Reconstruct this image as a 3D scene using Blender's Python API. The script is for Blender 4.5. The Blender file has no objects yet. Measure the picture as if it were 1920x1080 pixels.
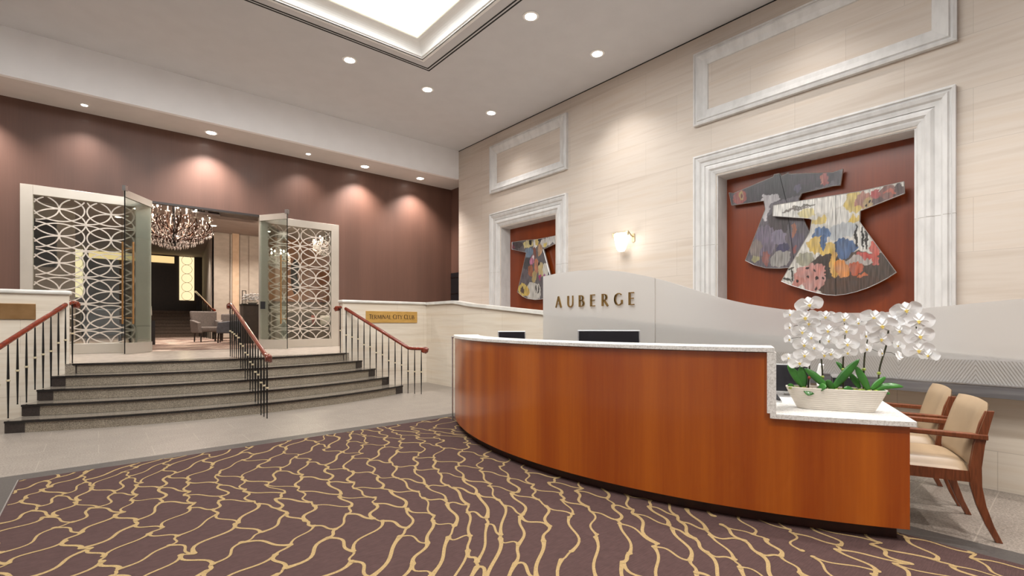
import bpy, bmesh, math, random
from mathutils import Vector, Matrix, noise as mnoise
random.seed(7)
PI = math.pi
scene = bpy.context.scene
COL = scene.collection

# ------------------------------------------------------------------ camera, world, exposure
cam_d = bpy.data.cameras.new('camera')
cam = bpy.data.objects.new('camera', cam_d); COL.objects.link(cam)
cam_d.sensor_width = 36.0
cam_d.lens = 36.0 * 912 / 1920
cam_d.shift_y = 66.5 / 1920
cam_d.clip_start = .05; cam_d.clip_end = 200
cam.location = (0, 0, 1.369)
cam.rotation_euler = (PI/2, 0, -math.atan(775/912))
scene.camera = cam
w = bpy.data.worlds.new('world'); scene.world = w; w.use_nodes = True
w.node_tree.nodes['Background'].inputs[0].default_value = (1, .93, .85, 1)
w.node_tree.nodes['Background'].inputs[1].default_value = .3
vs = scene.view_settings
vs.view_transform = 'Standard'; vs.look = 'None'; vs.gamma = 1; vs.use_curve_mapping = False
vs.exposure = 0.0

def lamp(kind, name, loc, power, color=(1, .9, .8), rot=(0, 0, 0), **kw):
    d = bpy.data.lights.new(name, kind); d.energy = power; d.color = color
    for k, v in kw.items(): setattr(d, k, v)
    o = bpy.data.objects.new(name, d); COL.objects.link(o); o.location = loc; o.rotation_euler = rot
    return o
WARM = (1, .955, .91); SOFT = (.95, .98, 1)
# luminous coffer of the lobby ceiling and the recessed lamps in view, plus added fill lamps out of view
lamp('AREA', 'coffer_light', (1.6, 4.6, 6.60), 820, SOFT, shape='RECTANGLE', size=5.6, size_y=6.4)
CEIL_SPOTS = [(5.42, 5.90), (7.12, 5.91), (3.67, 9.13), (5.41, 9.19), (7.18, 9.22)]
CEIL_FILL = [(7.12, 2.6), (7.12, -.7), (-2.5, 9.13), (.6, 9.13), (-3, 6), (-3, 2), (-3, -2), (1, -3), (4.5, -3), (5.6, .2), (2.2, -1.0)]  # unseen lamps added as fill for the counter, orchids and glass
SOFFIT_SPOTS = [(-.21, 12.52, 0), (1.90, 12.52, 1), (3.98, 12.52, 0), (5.46, 12.54, 1), (7.13, 12.52, 1)]
for k, (x, y) in enumerate(CEIL_SPOTS + CEIL_FILL):
    lamp('SPOT', 'ceiling_spot', (x, y, 6.39), (150, 260, 110, 110, 150)[k] if k < 5 else (850 if y < 2.1 and x < 6 else 130), WARM, spot_size=math.radians(105), spot_blend=.8, shadow_soft_size=.08)
for x, y, big in SOFFIT_SPOTS + [(-1.9, 12.52, 1)]:
    lamp('SPOT', 'soffit_spot', (x, y, 5.56), 560 if big else 150, (1, .93, .87), spot_size=math.radians(112), spot_blend=.9, shadow_soft_size=.05)
# ------------------------------------------------------------------ helpers
def srgb(h):
    h = h.lstrip('#'); c = [int(h[i:i+2], 16)/255 for i in (0, 2, 4)]
    return tuple(((v/12.92) if v <= .04045 else ((v+.055)/1.055)**2.4) for v in c) + (1,)

def new_mat(name):
    m = bpy.data.materials.new(name); m.use_nodes = True
    nt = m.node_tree; b = nt.nodes['Principled BSDF']
    return m, nt, b
def nd(nt, t, **kw):
    n = nt.nodes.new(t)
    for k, v in kw.items():
        if k in n.inputs.keys(): n.inputs[k].default_value = v
        else: setattr(n, k, v)
    return n
def coords(nt, scale=(1, 1, 1), rot=(0, 0, 0), kind='Object'):
    tc = nd(nt, 'ShaderNodeTexCoord'); mp = nd(nt, 'ShaderNodeMapping')
    mp.inputs['Scale'].default_value = scale; mp.inputs['Rotation'].default_value = rot
    nt.links.new(tc.outputs[kind], mp.inputs['Vector'])
    return mp.outputs['Vector']
def ramp(nt, fac, stops):
    r = nd(nt, 'ShaderNodeValToRGB'); e = r.color_ramp.elements
    e[0].position, e[0].color = stops[0][0], stops[0][1]
    e[1].position, e[1].color = stops[-1][0], stops[-1][1]
    for p, c in stops[1:-1]:
        q = e.new(p); q.color = c
    nt.links.new(fac, r.inputs['Fac']); return r.outputs['Color']
def mix(nt, fac, a, b, mode='MIX'):
    m = nd(nt, 'ShaderNodeMix', data_type='RGBA', blend_type=mode)
    for s, v in ((m.inputs[0], fac), (m.inputs[6], a), (m.inputs[7], b)):
        if hasattr(v, 'is_linked') or hasattr(v, 'links'): nt.links.new(v, s)
        else: s.default_value = v
    return m.outputs[2]
def bump(nt, b, h, strength=.2, dist=.01):
    n = nd(nt, 'ShaderNodeBump'); n.inputs['Strength'].default_value = strength; n.inputs['Distance'].default_value = dist
    nt.links.new(h, n.inputs['Height']); nt.links.new(n.outputs['Normal'], b.inputs['Normal'])
def noisy(name, c1, c2=None, scale=12, rough=.5, metal=0, stretch=(1, 1, 1), bumps=0, coat=0, detail=4, lo=.35, hi=.65, spec=None):
    m, nt, b = new_mat(name)
    v = coords(nt, stretch)
    n = nd(nt, 'ShaderNodeTexNoise', Scale=scale, Detail=detail); nt.links.new(v, n.inputs['Vector'])
    c = ramp(nt, n.outputs['Fac'], [(lo, srgb(c1)), (hi, srgb(c2 or c1))])
    nt.links.new(c, b.inputs['Base Color'])
    b.inputs['Roughness'].default_value = rough; b.inputs['Metallic'].default_value = metal
    if coat: b.inputs['Coat Weight'].default_value = coat; b.inputs['Coat Roughness'].default_value = .08
    if spec is not None: b.inputs['Specular IOR Level'].default_value = spec
    if bumps: bump(nt, b, n.outputs['Fac'], bumps)
    return m
def emissive(name, color, strength):
    m, nt, b = new_mat(name)
    b.inputs['Base Color'].default_value = srgb(color)
    b.inputs['Emission Color'].default_value = srgb(color); b.inputs['Specular IOR Level'].default_value = 0 if strength < 2 else .5; b.inputs['Emission Strength'].default_value = strength
    return m

M = {}
M['plaster'] = noisy('ceiling_plaster', 'cdccce', 'd0cfd1', 3, .9)
M['bulkhead'] = noisy('bulkhead_plaster', 'f0eff0', 'f3f2f3', 3, .85)
M['white'] = noisy('white_moulding', 'ecebe9', 'f0efed', 4, .6)
M['black_slot'] = noisy('slot_black', '0c0c0c', '161616', 20, .7)
M['black_metal'] = noisy('black_metal', '0d0c0c', '171515', 30, .35, .3)
M['black_plastic'] = noisy('black_plastic', '141315', '1d1b1e', 30, .35)
M['screen'] = noisy('dark_screen', '17161a', '1f1d22', 4, .12)
M['silver'] = noisy('silver_metal', 'b9b9ba', 'c8c8c9', 40, .3, .9)
M['steel'] = noisy('brushed_steel', '8f9094', 'a5a6aa', 30, .38, .85, (1, .05, 1))
M['champagne'] = noisy('champagne_metal', 'bfb7ac', 'c6beb3', 2, .32, .45)
M['bronze'] = noisy('bronze_handle', 'b88a58', 'c79a66', 20, .28, .9)
M['brass'] = noisy('brass_plate', 'cfa55c', 'dfb56c', 5, .35, .7, (1, 1, 4))
M['brass_old'] = noisy('dull_brass_plate', '9c7850', 'ab875e', 6, .28, .85)
M['gold_letter'] = noisy('gold_letter', '9a7a48', 'ab8a55', 20, .35, .8)
M['engraved'] = noisy('engraved_dark', '3a2814', '46321c', 20, .6)
M['engraved_soft'] = noisy('engraved_soft', '7a5a38', '866642', 20, .5)
M['collar'] = noisy('pale_brass_collar', 'd8c9a8', 'e6dabc', 20, .3, .6)
M['rail_wood'] = noisy('red_rail_wood', '5c1d0d', '782c14', 18, .22, 0, (1, 1, 1), coat=.6)
M['chair_wood'] = noisy('chair_wood', '5e2f16', '784023', 14, .35, 0, (6, 6, .7), coat=.2)
M['leather'] = noisy('tan_leather', '9a8368', 'a38b6f', 5, .42, 0, bumps=.03)
M['planter'] = noisy('planter_ceramic', 'cfc7bc', 'd9d1c6', 8, .55)
M['soil'] = noisy('bark_soil', '3a2015', '7a4a30', 60, .9, bumps=.6)
M['moss'] = noisy('moss', '5c7020', '93a040', 70, .9, bumps=.6)
M['leaf'] = noisy('orchid_leaf', '2a5c22', '41802f', 6, .3, 0, (1, 1, 1), coat=.15)
M['stem'] = noisy('orchid_stem', '2a2a18', '3c3a20', 20, .5)
M['bud'] = noisy('green_clip', '8a9a3c', 'a0b050', 30, .5)
M['lip'] = noisy('orchid_lip', 'c8a838', 'e0cc70', 200, .5)
M['cushion_grey'] = noisy('grey_velvet', '5e5652', '6e6560', 30, .8, bumps=.05)
M['cushion_blue'] = noisy('slate_leather', '4e4e54', '5c5c62', 10, .5)
M['dark_wood'] = noisy('dark_wood', '160c09', '21130e', 10, .35, 0, (5, 5, .5))
M['lounge_dark'] = noisy('dark_stair_stone', '5e5046', '706154', 20, .6)
M['lounge_wall'] = noisy('lounge_wall_fabric', '978b81', 'a1958b', 6, .8, 0, (1, 1, 3))
M['lounge_wall_light'] = noisy('lounge_wall_cream', 'a99f93', 'b5ab9f', 3, .7, 0, (1, 1, 2))
M['lounge_ceiling'] = noisy('lounge_ceiling_plaster', '9c9088', 'a3978f', 3, .9)
M['pale_fabric'] = noisy('pale_cushion', 'bcb6ac', 'cbc5bb', 15, .8)
M['red_fabric'] = noisy('red_cushion', '7a2c22', '8a382c', 15, .8)
M['petal'] = None
M['bulb'] = emissive('bulb_glow', 'fff0dc', 40)
M['lamp_lens'] = emissive('downlight_glow', 'fff4e8', 22)
M['diffuser'] = emissive('coffer_glow', 'fffce6', .95)
M['glow_panel'] = emissive('backlit_panel', 'ffe9b8', 1.1)
M['transom_glow'] = emissive('backlit_transom', 'ffdf9e', .9)
M['sconce_glow'] = emissive('sconce_glass', 'fffaf0', 2.5)

# petals
m, nt, b = new_mat('white_petal'); M['petal'] = m
v = coords(nt, (1, 1, 1)); n = nd(nt, 'ShaderNodeTexNoise', Scale=60, Detail=2); nt.links.new(v, n.inputs['Vector'])
nt.links.new(ramp(nt, n.outputs['Fac'], [(.3, srgb('fafafb')), (.7, srgb('ffffff'))]), b.inputs['Base Color'])
b.inputs['Roughness'].default_value = .6; b.inputs['Subsurface Weight'].default_value = .5; b.inputs['Subsurface Radius'].default_value = (.02, .02, .02); b.inputs['Subsurface Scale'].default_value = .3

# limestone blocks (wall plane given by which axes run along and up)
def limestone(name, along, c1, c2, joint, bw=1.32, bh=.66, off=(0, 0), msize=.003, vein=.5):
    m, nt, b = new_mat(name)
    tc = nd(nt, 'ShaderNodeTexCoord'); sx = nd(nt, 'ShaderNodeSeparateXYZ'); nt.links.new(tc.outputs['Object'], sx.inputs[0])
    cb = nd(nt, 'ShaderNodeCombineXYZ'); nt.links.new(sx.outputs[along], cb.inputs['X']); nt.links.new(sx.outputs['Z'], cb.inputs['Y'])
    mp = nd(nt, 'ShaderNodeMapping'); mp.inputs['Location'].default_value = (off[0], off[1], 0); nt.links.new(cb.outputs[0], mp.inputs['Vector'])
    br = nd(nt, 'ShaderNodeTexBrick', offset=.5); nt.links.new(mp.outputs[0], br.inputs['Vector'])
    br.inputs['Color1'].default_value = srgb(c1); br.inputs['Color2'].default_value = srgb(c2); br.inputs['Mortar'].default_value = srgb(joint)
    br.inputs['Scale'].default_value = 1; br.inputs['Mortar Size'].default_value = msize; br.inputs['Brick Width'].default_value = bw; br.inputs['Row Height'].default_value = bh; br.inputs['Mortar Smooth'].default_value = .1
    v = coords(nt, (.35, .35, 6), (.10, 0, 0)); n = nd(nt, 'ShaderNodeTexNoise', Scale=1.6, Detail=7); nt.links.new(v, n.inputs['Vector'])
    tint = ramp(nt, n.outputs['Fac'], [(.3, srgb('e6ded6')), (.5, srgb('ffffff')), (.72, srgb('f4ebe0'))])
    c = mix(nt, vein, br.outputs['Color'], tint, 'MULTIPLY')
    nt.links.new(c, b.inputs['Base Color']); b.inputs['Roughness'].default_value = .62
    bump(nt, b, br.outputs['Fac'], -.3, .004) if False else None
    return m
M['stone_wall'] = limestone('limestone_wall', 'Y', 'cbc0b5', 'c6bbb0', 'b8ada2', off=(.45, -.26), vein=.55)
M['stone_low'] = limestone('limestone_low', 'Y', 'd9cebe', 'd4c8b8', 'c2b6a6', off=(.2, .3), vein=.7, bh=.62)
M['stone_low_x'] = limestone('limestone_low_x', 'X', 'd9cebe', 'd4c8b8', 'c2b6a6', off=(.2, .3), vein=.7, bh=.62)
M['trim_stone'] = noisy('travertine_trim', 'c4c2c0', 'd1cfcd', 9, .7, 0, (1, 1, .4), bumps=.15, detail=8, lo=.3, hi=.6)
M['cap_stone'] = noisy('cap_marble', 'cbc7c0', 'd9d5ce', 5, .3)

# granite
def granite(name, dark, light, rough, tile=0, joint=None, scale=130, big=None):
    m, nt, b = new_mat(name)
    v = coords(nt); n = nd(nt, 'ShaderNodeTexNoise', Scale=scale, Detail=3, Roughness=.8); nt.links.new(v, n.inputs['Vector'])
    n2 = nd(nt, 'ShaderNodeTexNoise', Scale=4, Detail=2); nt.links.new(v, n2.inputs['Vector'])
    c = ramp(nt, n.outputs['Fac'], [(.38, srgb(dark)), (.5, srgb(big or light)), (.62, srgb(light))])
    c = mix(nt, .25, c, ramp(nt, n2.outputs['Fac'], [(.35, srgb('c8c8c8')), (.65, srgb('ffffff'))]), 'MULTIPLY')
    if tile:
        br = nd(nt, 'ShaderNodeTexBrick', offset=.5); nt.links.new(v, br.inputs['Vector'])
        br.inputs['Scale'].default_value = 1; br.inputs['Mortar Size'].default_value = .0035; br.inputs['Brick Width'].default_value = tile*2; br.inputs['Row Height'].default_value = tile
        c = mix(nt, br.outputs['Fac'], c, srgb(joint))
    nt.links.new(c, b.inputs['Base Color']); b.inputs['Roughness'].default_value = rough
    return m
M['floor_granite'] = granite('floor_granite', '685f57', '9a9086', .36, .45, '968c81', 70, '837970')
M['riser_granite'] = granite('riser_granite', '665c50', 'aa9e8c', .5, scale=95, big='887c6c')
M['tread_granite'] = granite('tread_granite', '5f574e', '8a8176', .22, scale=120, big='746b61')
M['nosing'] = noisy('black_nosing', '141110', '211b18', 40, .25)
M['end_block'] = noisy('dark_end_block', '2a2320', '3a302b', 60, .35)
M['border'] = noisy('dark_border_granite', '3c3836', '4b4643', 90, .4)
M['landing'] = noisy('landing_stone', 'a89c90', 'b8aca0', 9, .22)
M['quartz'] = granite('quartz_top', 'cbc7c1', 'f0eeea', .25, scale=75, big='e6e3de')

# carpet body: plum pile with faint drag streaks
m, nt, b = new_mat('plum_carpet'); M['carpet'] = m
v = coords(nt, (1, 1, 1), (0, 0, .9)); n = nd(nt, 'ShaderNodeTexNoise', Scale=26, Detail=5); nt.links.new(v, n.inputs['Vector'])
v2 = coords(nt, (4, 60, 1), (0, 0, .8)); n2 = nd(nt, 'ShaderNodeTexNoise', Scale=3, Detail=3); nt.links.new(v2, n2.inputs['Vector'])
c = mix(nt, .5, ramp(nt, n.outputs['Fac'], [(.3, srgb('3c2c2a')), (.7, srgb('483533'))]), ramp(nt, n2.outputs['Fac'], [(.3, srgb('382927')), (.7, srgb('4e3a37'))]))
nt.links.new(c, b.inputs['Base Color']); b.inputs['Roughness'].default_value = .95; b.inputs['Specular IOR Level'].default_value = .15
bump(nt, b, n2.outputs['Fac'], .3, .004)
M['carpet_line'] = noisy('tan_carpet_line', '86704c', '99815b', 160, .95, bumps=.4, spec=.15)
m, nt, b = new_mat('lounge_carpet'); M['lounge_carpet'] = m
v = coords(nt, (.35, 2.6, 1), (0, 0, .10)); n = nd(nt, 'ShaderNodeTexNoise', Scale=1.6, Detail=3, Distortion=.6); nt.links.new(v, n.inputs['Vector'])
nt.links.new(ramp(nt, n.outputs['Fac'], [(.42, srgb('4a3028')), (.47, srgb('7d5c4e')), (.50, srgb('e8d8c8')), (.53, srgb('d8c4b2')), (.56, srgb('6b4a3e')), (.62, srgb('553a30'))]), b.inputs['Base Color']); b.inputs['Roughness'].default_value = .95

# cherry veneer with vertical figure
def veneer(name, c1, c2, c3, rough, coat, bands=.22, sc=(1, 1, .04), along=None):
    m, nt, b = new_mat(name)
    v = coords(nt, sc); n = nd(nt, 'ShaderNodeTexNoise', Scale=38, Detail=4, Roughness=.6); nt.links.new(v, n.inputs['Vector'])
    v2 = coords(nt, (1, 1, .02)); n2 = nd(nt, 'ShaderNodeTexNoise', Scale=3.2, Detail=1); nt.links.new(v2, n2.inputs['Vector'])
    a = ramp(nt, n.outputs['Fac'], [(.2, srgb(c1)), (.8, srgb(c2))])
    c = mix(nt, bands, a, ramp(nt, n2.outputs['Fac'], [(.38, srgb(c3)), (.62, srgb(c2))]))
    nt.links.new(c, b.inputs['Base Color']); b.inputs['Roughness'].default_value = rough
    b.inputs['Coat Weight'].default_value = coat; b.inputs['Coat Roughness'].default_value = .12
    return m
M['cherry'] = veneer('cherry_veneer', '9c460a', 'b86014', '852f04', .30, .4, .5)
M['cherry_panel'] = veneer('cherry_niche_panel', '6c2a08', '80360e', '5e2407', .35, .2, .3)
M['plinth'] = noisy('dark_plinth', '2a0f08', '3a160c', 10, .4)
M['brown_wall'] = veneer('brown_wallcovering', '5c4035', '68493d', '543a30', .5, .05, .35, (1, 1, .03))

def glass_mat(name, tint, refl=.10, rough=.0):
    m, nt, b = new_mat(name); nt.nodes.remove(b)
    out = nt.nodes['Material Output']
    t = nd(nt, 'ShaderNodeBsdfTransparent'); t.inputs[0].default_value = srgb(tint)
    g = nd(nt, 'ShaderNodeBsdfGlossy'); g.inputs['Roughness'].default_value = rough; g.inputs[0].default_value = (1, 1, 1, 1)
    lw = nd(nt, 'ShaderNodeLayerWeight', Blend=.35); mm = nd(nt, 'ShaderNodeMath', operation='MULTIPLY_ADD'); mm.inputs[1].default_value = .5; mm.inputs[2].default_value = refl*.4
    nt.links.new(lw.outputs['Fresnel'], mm.inputs[0])
    mx = nd(nt, 'ShaderNodeMixShader'); nt.links.new(mm.outputs[0], mx.inputs[0]); nt.links.new(t.outputs[0], mx.inputs[1]); nt.links.new(g.outputs[0], mx.inputs[2])
    nt.links.new(mx.outputs[0], out.inputs['Surface'])
    return m
M['glass'] = glass_mat('clear_glass', 'f3f8f5')
M['crystal'] = glass_mat('crystal', 'f2ece6', .5, .05)
# frosted screen glass: partly translucent, partly see-through, with a chevron striped band near its foot
m, nt, b = new_mat('frosted_screen_glass'); M['frost'] = m; nt.nodes.remove(b)
out = nt.nodes['Material Output']
df = nd(nt, 'ShaderNodeBsdfDiffuse'); tl = nd(nt, 'ShaderNodeBsdfTranslucent'); tl.inputs[0].default_value = srgb('f4f3f1')
rf = nd(nt, 'ShaderNodeBsdfRefraction'); rf.inputs['Roughness'].default_value = .36; rf.inputs['IOR'].default_value = 1.45; rf.inputs[0].default_value = srgb('f0efee')
gl = nd(nt, 'ShaderNodeBsdfGlossy'); gl.inputs['Roughness'].default_value = .2
tc = nd(nt, 'ShaderNodeTexCoord'); sx = nd(nt, 'ShaderNodeSeparateXYZ'); nt.links.new(tc.outputs['Object'], sx.inputs[0])
def mth(op, a, bb=None, c=None):
    q = nd(nt, 'ShaderNodeMath', operation=op)
    for i, vv in enumerate((a, bb, c)):
        if vv is None: continue
        if hasattr(vv, 'links'): nt.links.new(vv, q.inputs[i])
        else: q.inputs[i].default_value = vv
    return q.outputs[0]
tri = mth('PINGPONG', mth('ADD', sx.outputs['Y'], 1.926), .5)
ph = mth('MULTIPLY_ADD', sx.outputs['Z'], -.55, tri)
st = mth('GREATER_THAN', mth('FRACT', mth('MULTIPLY', ph, 48.0)), .62)
band = mth('MULTIPLY', st, mth('LESS_THAN', sx.outputs['Z'], 1.07))
nt.links.new(mix(nt, band, srgb('f2f0ee'), srgb('a89e94')), df.inputs[0])
m1 = nd(nt, 'ShaderNodeMixShader'); m1.inputs[0].default_value = .45; nt.links.new(df.outputs[0], m1.inputs[1]); nt.links.new(tl.outputs[0], m1.inputs[2])
m2 = nd(nt, 'ShaderNodeMixShader'); m2.inputs[0].default_value = .50; nt.links.new(m1.outputs[0], m2.inputs[1]); nt.links.new(rf.outputs[0], m2.inputs[2])
m3 = nd(nt, 'ShaderNodeMixShader'); m3.inputs[0].default_value = .05; nt.links.new(m2.outputs[0], m3.inputs[1]); nt.links.new(gl.outputs[0], m3.inputs[2])
tp = nd(nt, 'ShaderNodeBsdfTransparent'); m4 = nd(nt, 'ShaderNodeMixShader'); m4.inputs[0].default_value = .10; nt.links.new(m3.outputs[0], m4.inputs[1]); nt.links.new(tp.outputs[0], m4.inputs[2])
nt.links.new(m4.outputs[0], out.inputs['Surface'])
# robes: painted colour stored on the panel
m, nt, b = new_mat('painted_robe'); M['robe'] = m
at_ = nd(nt, 'ShaderNodeAttribute', attribute_name='paint')
v = coords(nt, (1, 9, .6)); n = nd(nt, 'ShaderNodeTexNoise', Scale=10, Detail=5); nt.links.new(v, n.inputs['Vector'])
c = mix(nt, .25, at_.outputs['Color'], ramp(nt, n.outputs['Fac'], [(.35, srgb('9a948c')), (.65, srgb('ffffff'))]), 'MULTIPLY')
nt.links.new(c, b.inputs['Base Color']); b.inputs['Roughness'].default_value = .35

class MB:
    """Collects shapes into one mesh."""
    def __init__(s): s.v = []; s.f = []; s.mi = []; s.cur = 0
    def add(s, vs_, fs_):
        o = len(s.v); s.v += [tuple(p) for p in vs_]
        s.f += [tuple(i+o for i in f) for f in fs_]; s.mi += [s.cur]*len(fs_); return s
    def box(s, x0, x1, y0, y1, z0, z1, mat=None):
        vs_ = [Vector(p) for p in ((x0,y0,z0),(x1,y0,z0),(x1,y1,z0),(x0,y1,z0),(x0,y0,z1),(x1,y0,z1),(x1,y1,z1),(x0,y1,z1))]
        if mat: vs_ = [mat @ p for p in vs_]
        return s.add(vs_, [(0,3,2,1),(4,5,6,7),(0,1,5,4),(1,2,6,5),(2,3,7,6),(3,0,4,7)])
    def hexa(s, b4, t4):
        return s.add(list(b4)+list(t4), [(0,3,2,1),(4,5,6,7),(0,1,5,4),(1,2,6,5),(2,3,7,6),(3,0,4,7)])
    def prism(s, poly, z0, z1):
        """plan polygon (list of x,y) extruded in z"""
        n_ = len(poly)
        a = sum(poly[i][0]*poly[(i+1) % n_][1]-poly[(i+1) % n_][0]*poly[i][1] for i in range(n_))
        if a < 0: poly = poly[::-1]
        vs_ = [(x, y, z0) for x, y in poly]+[(x, y, z1) for x, y in poly]
        return s.add(vs_, [tuple(range(n_))[::-1], tuple(range(n_, 2*n_))]+[(i, (i+1) % n_, n_+(i+1) % n_, n_+i) for i in range(n_)])
    def quad(s, a, b_, c_, d_): return s.add([a, b_, c_, d_], [(0,1,2,3)])
    def tube(s, pts, r, seg=8, cap=True, flat=1.0):
        pts = [Vector(p) for p in pts]; n_ = len(pts)
        rr = r if isinstance(r, (list, tuple)) else [r]*n_
        vs_ = []; up = None
        for i, p in enumerate(pts):
            t = (pts[min(i+1, n_-1)]-pts[max(i-1, 0)]).normalized()
            if up is None:
                up = Vector((0,0,1)) if abs(t.z) < .9 else Vector((1,0,0))
            u = (up - t*up.dot(t))
            if u.length < 1e-5: u = t.orthogonal()
            u.normalize(); up = u; w_ = t.cross(u)
            for k in range(seg):
                a = 2*PI*k/seg
                vs_.append(p+(u*math.cos(a)*flat+w_*math.sin(a))*rr[i])
        fs_ = []
        for i in range(n_-1):
            for k in range(seg):
                k2 = (k+1) % seg
                fs_.append((i*seg+k, i*seg+k2, (i+1)*seg+k2, (i+1)*seg+k))
        if cap: fs_ += [tuple(range(seg))[::-1], tuple(range((n_-1)*seg, n_*seg))]
        return s.add(vs_, fs_)
    def lathe(s, prof, c=(0,0,0), seg=16, mat=None):
        vs_ = []; n_ = len(prof)
        for r, z in prof:
            for k in range(seg):
                a = 2*PI*k/seg; p = Vector((c[0]+r*math.cos(a), c[1]+r*math.sin(a), c[2]+z))
                vs_.append(mat @ p if mat else p)
        fs_ = [(i*seg+k, i*seg+(k+1) % seg, (i+1)*seg+(k+1) % seg, (i+1)*seg+k) for i in range(n_-1) for k in range(seg)]
        fs_ += [tuple(range(seg))[::-1], tuple(range((n_-1)*seg, n_*seg))]
        return s.add(vs_, fs_)
    def build(s, name, mat, parent=None, smooth=False, bevel=0, solid=0, subsurf=0, local=False, kind=None):
        me = bpy.data.meshes.new(name)
        off = Vector((0,0,0))
        if parent is not None and not local: off = world_loc(parent)
        me.from_pydata([tuple(Vector(p)-off) for p in s.v], [], s.f)
        mats = mat if isinstance(mat, list) else [mat]
        for q in mats: me.materials.append(q)
        if len(mats) > 1: me.polygons.foreach_set('material_index', s.mi)
        bm = bmesh.new(); bm.from_mesh(me); bmesh.ops.remove_doubles(bm, verts=bm.verts, dist=1e-5)
        bmesh.ops.recalc_face_normals(bm, faces=bm.faces); bm.to_mesh(me); bm.free()
        if smooth:
            me.polygons.foreach_set('use_smooth', [True]*len(me.polygons))
            if hasattr(me, 'set_sharp_from_angle'): me.set_sharp_from_angle(angle=math.radians(40))
        o = bpy.data.objects.new(name, me); COL.objects.link(o)
        if parent is not None: o.parent = parent
        if bevel:
            q = o.modifiers.new('bevel', 'BEVEL'); q.width = bevel; q.segments = 2; q.limit_method = 'ANGLE'
        if solid:
            q = o.modifiers.new('solid', 'SOLIDIFY'); q.thickness = solid; q.offset = 0
        if subsurf:
            q = o.modifiers.new('sub', 'SUBSURF'); q.levels = subsurf; q.render_levels = subsurf
        if kind: o['kind'] = kind
        return o
def world_loc(o):
    v_ = Vector((0,0,0))
    while o is not None: v_ += o.location; o = o.parent
    return v_
def tag(o, label=None, cat=None, group=None, kind=None):
    if label: o['label'] = label
    if cat: o['category'] = cat
    if group: o['group'] = group
    if kind: o['kind'] = kind
    return o
def thing(name, label, cat, loc=(0,0,0), rz=0, group=None, kind=None):
    o = bpy.data.objects.new(name, None); COL.objects.link(o); o.location = loc; o.rotation_euler = (0,0,rz)
    o.empty_display_size = .1
    return tag(o, label, cat, group, kind)
def children(o): return [c_ for c_ in bpy.data.objects if c_.parent == o]
def copy_tree(o, kids, parent=None):
    c_ = o.copy(); COL.objects.link(c_); c_.parent = parent
    for k in kids.get(o.name, []): copy_tree(k, kids, c_)
    return c_
def kidmap(root):
    d = {}
    def rec(o):
        d[o.name] = children(o)
        for k in d[o.name]: rec(k)
    rec(root); return d
def struct(mb, name, mat, label, cat, **kw):
    return tag(mb.build(name, mat, None, **kw), label, cat, None, 'structure')

# ------------------------------------------------------------------ room shell
H_C = 6.43; Z_L = .76; X_R = 8.06; Y_W = 13.0
struct(MB().box(-8, 8.1, -7, 9.98, -.2, 0), 'floor', M['floor_granite'], 'grey speckled granite lobby floor', 'floor')
struct(MB().box(-8, 8.6, 9.98, Y_W+.1, 0, Z_L), 'floor', M['landing'], 'pale polished stone landing above the steps', 'floor')
# ceiling with the coffer opening
cx0, cx1, cy0, cy1 = -1.6, 4.73, 1.0, 8.21
c_ = MB()
for a in ((-8, cx0, -7, 11.9), (cx1, 8.3, -7, 11.9), (cx0, cx1, -7, cy0), (cx0, cx1, cy1, 11.9)):
    c_.box(a[0], a[1], a[2], a[3], H_C, H_C+.1)
struct(c_, 'ceiling', M['plaster'], 'warm grey plaster lobby ceiling', 'ceiling')
# cove moulding round the opening
def cove_profile():
    p = [(0, 0), (0, .012), (.018, .012), (.018, .03), (.05, .03), (.05, .045)]
    for i in range(9):
        a = i/8*PI/2; p.append((.05+.20*(1-math.cos(a)), .045+.15*math.sin(a)))
    return p+[(.262, .195), (.262, .215)]
mb = MB(); pr = cove_profile(); ring = []
for d, h in pr:
    ring.append([(cx0+d, cy0+d, H_C-.015+h), (cx1-d, cy0+d, H_C-.015+h), (cx1-d, cy1-d, H_C-.015+h), (cx0+d, cy1-d, H_C-.015+h)])
for i in range(len(ring)-1):
    for k in range(4): mb.quad(ring[i][k], ring[i][(k+1) % 4], ring[i+1][(k+1) % 4], ring[i+1][k])
o = .05
for a in ((cx0-o, cx0, cy0-o, cy1+o), (cx1, cx1+o, cy0-o, cy1+o), (cx0, cx1, cy0-o, cy0), (cx0, cx1, cy1, cy1+o)):
    mb.box(*a, H_C-.016, H_C+.02)
struct(mb, 'trim_1', M['white'], 'white curved cove moulding round the luminous ceiling', 'moulding')
t = thing('luminous_ceiling', 'glowing cream luminous panel recessed in the coved lobby ceiling', 'ceiling light', (1.6, 4.6, H_C+.2))
MB().box(cx0+.2, cx1-.2, cy0+.2, cy1-.2, H_C+.2, H_C+.23).build('diffuser', M['diffuser'], t)
# black linear slots
mb = MB()
for k in (0, .06):
    x1, y1 = 5.05-k, 8.51-k; x0, y0 = -1.92+k, .68+k; g = .024
    for a in ((x0, x1, y1-g, y1), (x0, x1, y0, y0+g), (x0, x0+g, y0, y1), (x1-g, x1, y0, y1)):
        mb.box(*a, H_C-.006, H_C)
tag(mb.build('slot_diffuser', M['black_slot']), 'thin double black air slot running round the ceiling coffer', 'air vent')
# bulkhead and soffit
struct(MB().box(-8, X_R, 11.9, 12.0, 5.6, H_C+.1), 'wall_bulkhead', M['bulkhead'], 'pale bulkhead between lobby ceiling and soffit', 'wall')
struct(MB().box(-8, X_R, 12.0, Y_W+.1, 5.6, 5.7).box(X_R, 8.6, 11.9, Y_W+.1, 5.6, 5.7), 'ceiling', noisy('soffit_plaster', 'd2ccc8', 'd6d0cc', 3, .9), 'lower grey soffit over the landing', 'ceiling')
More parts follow.
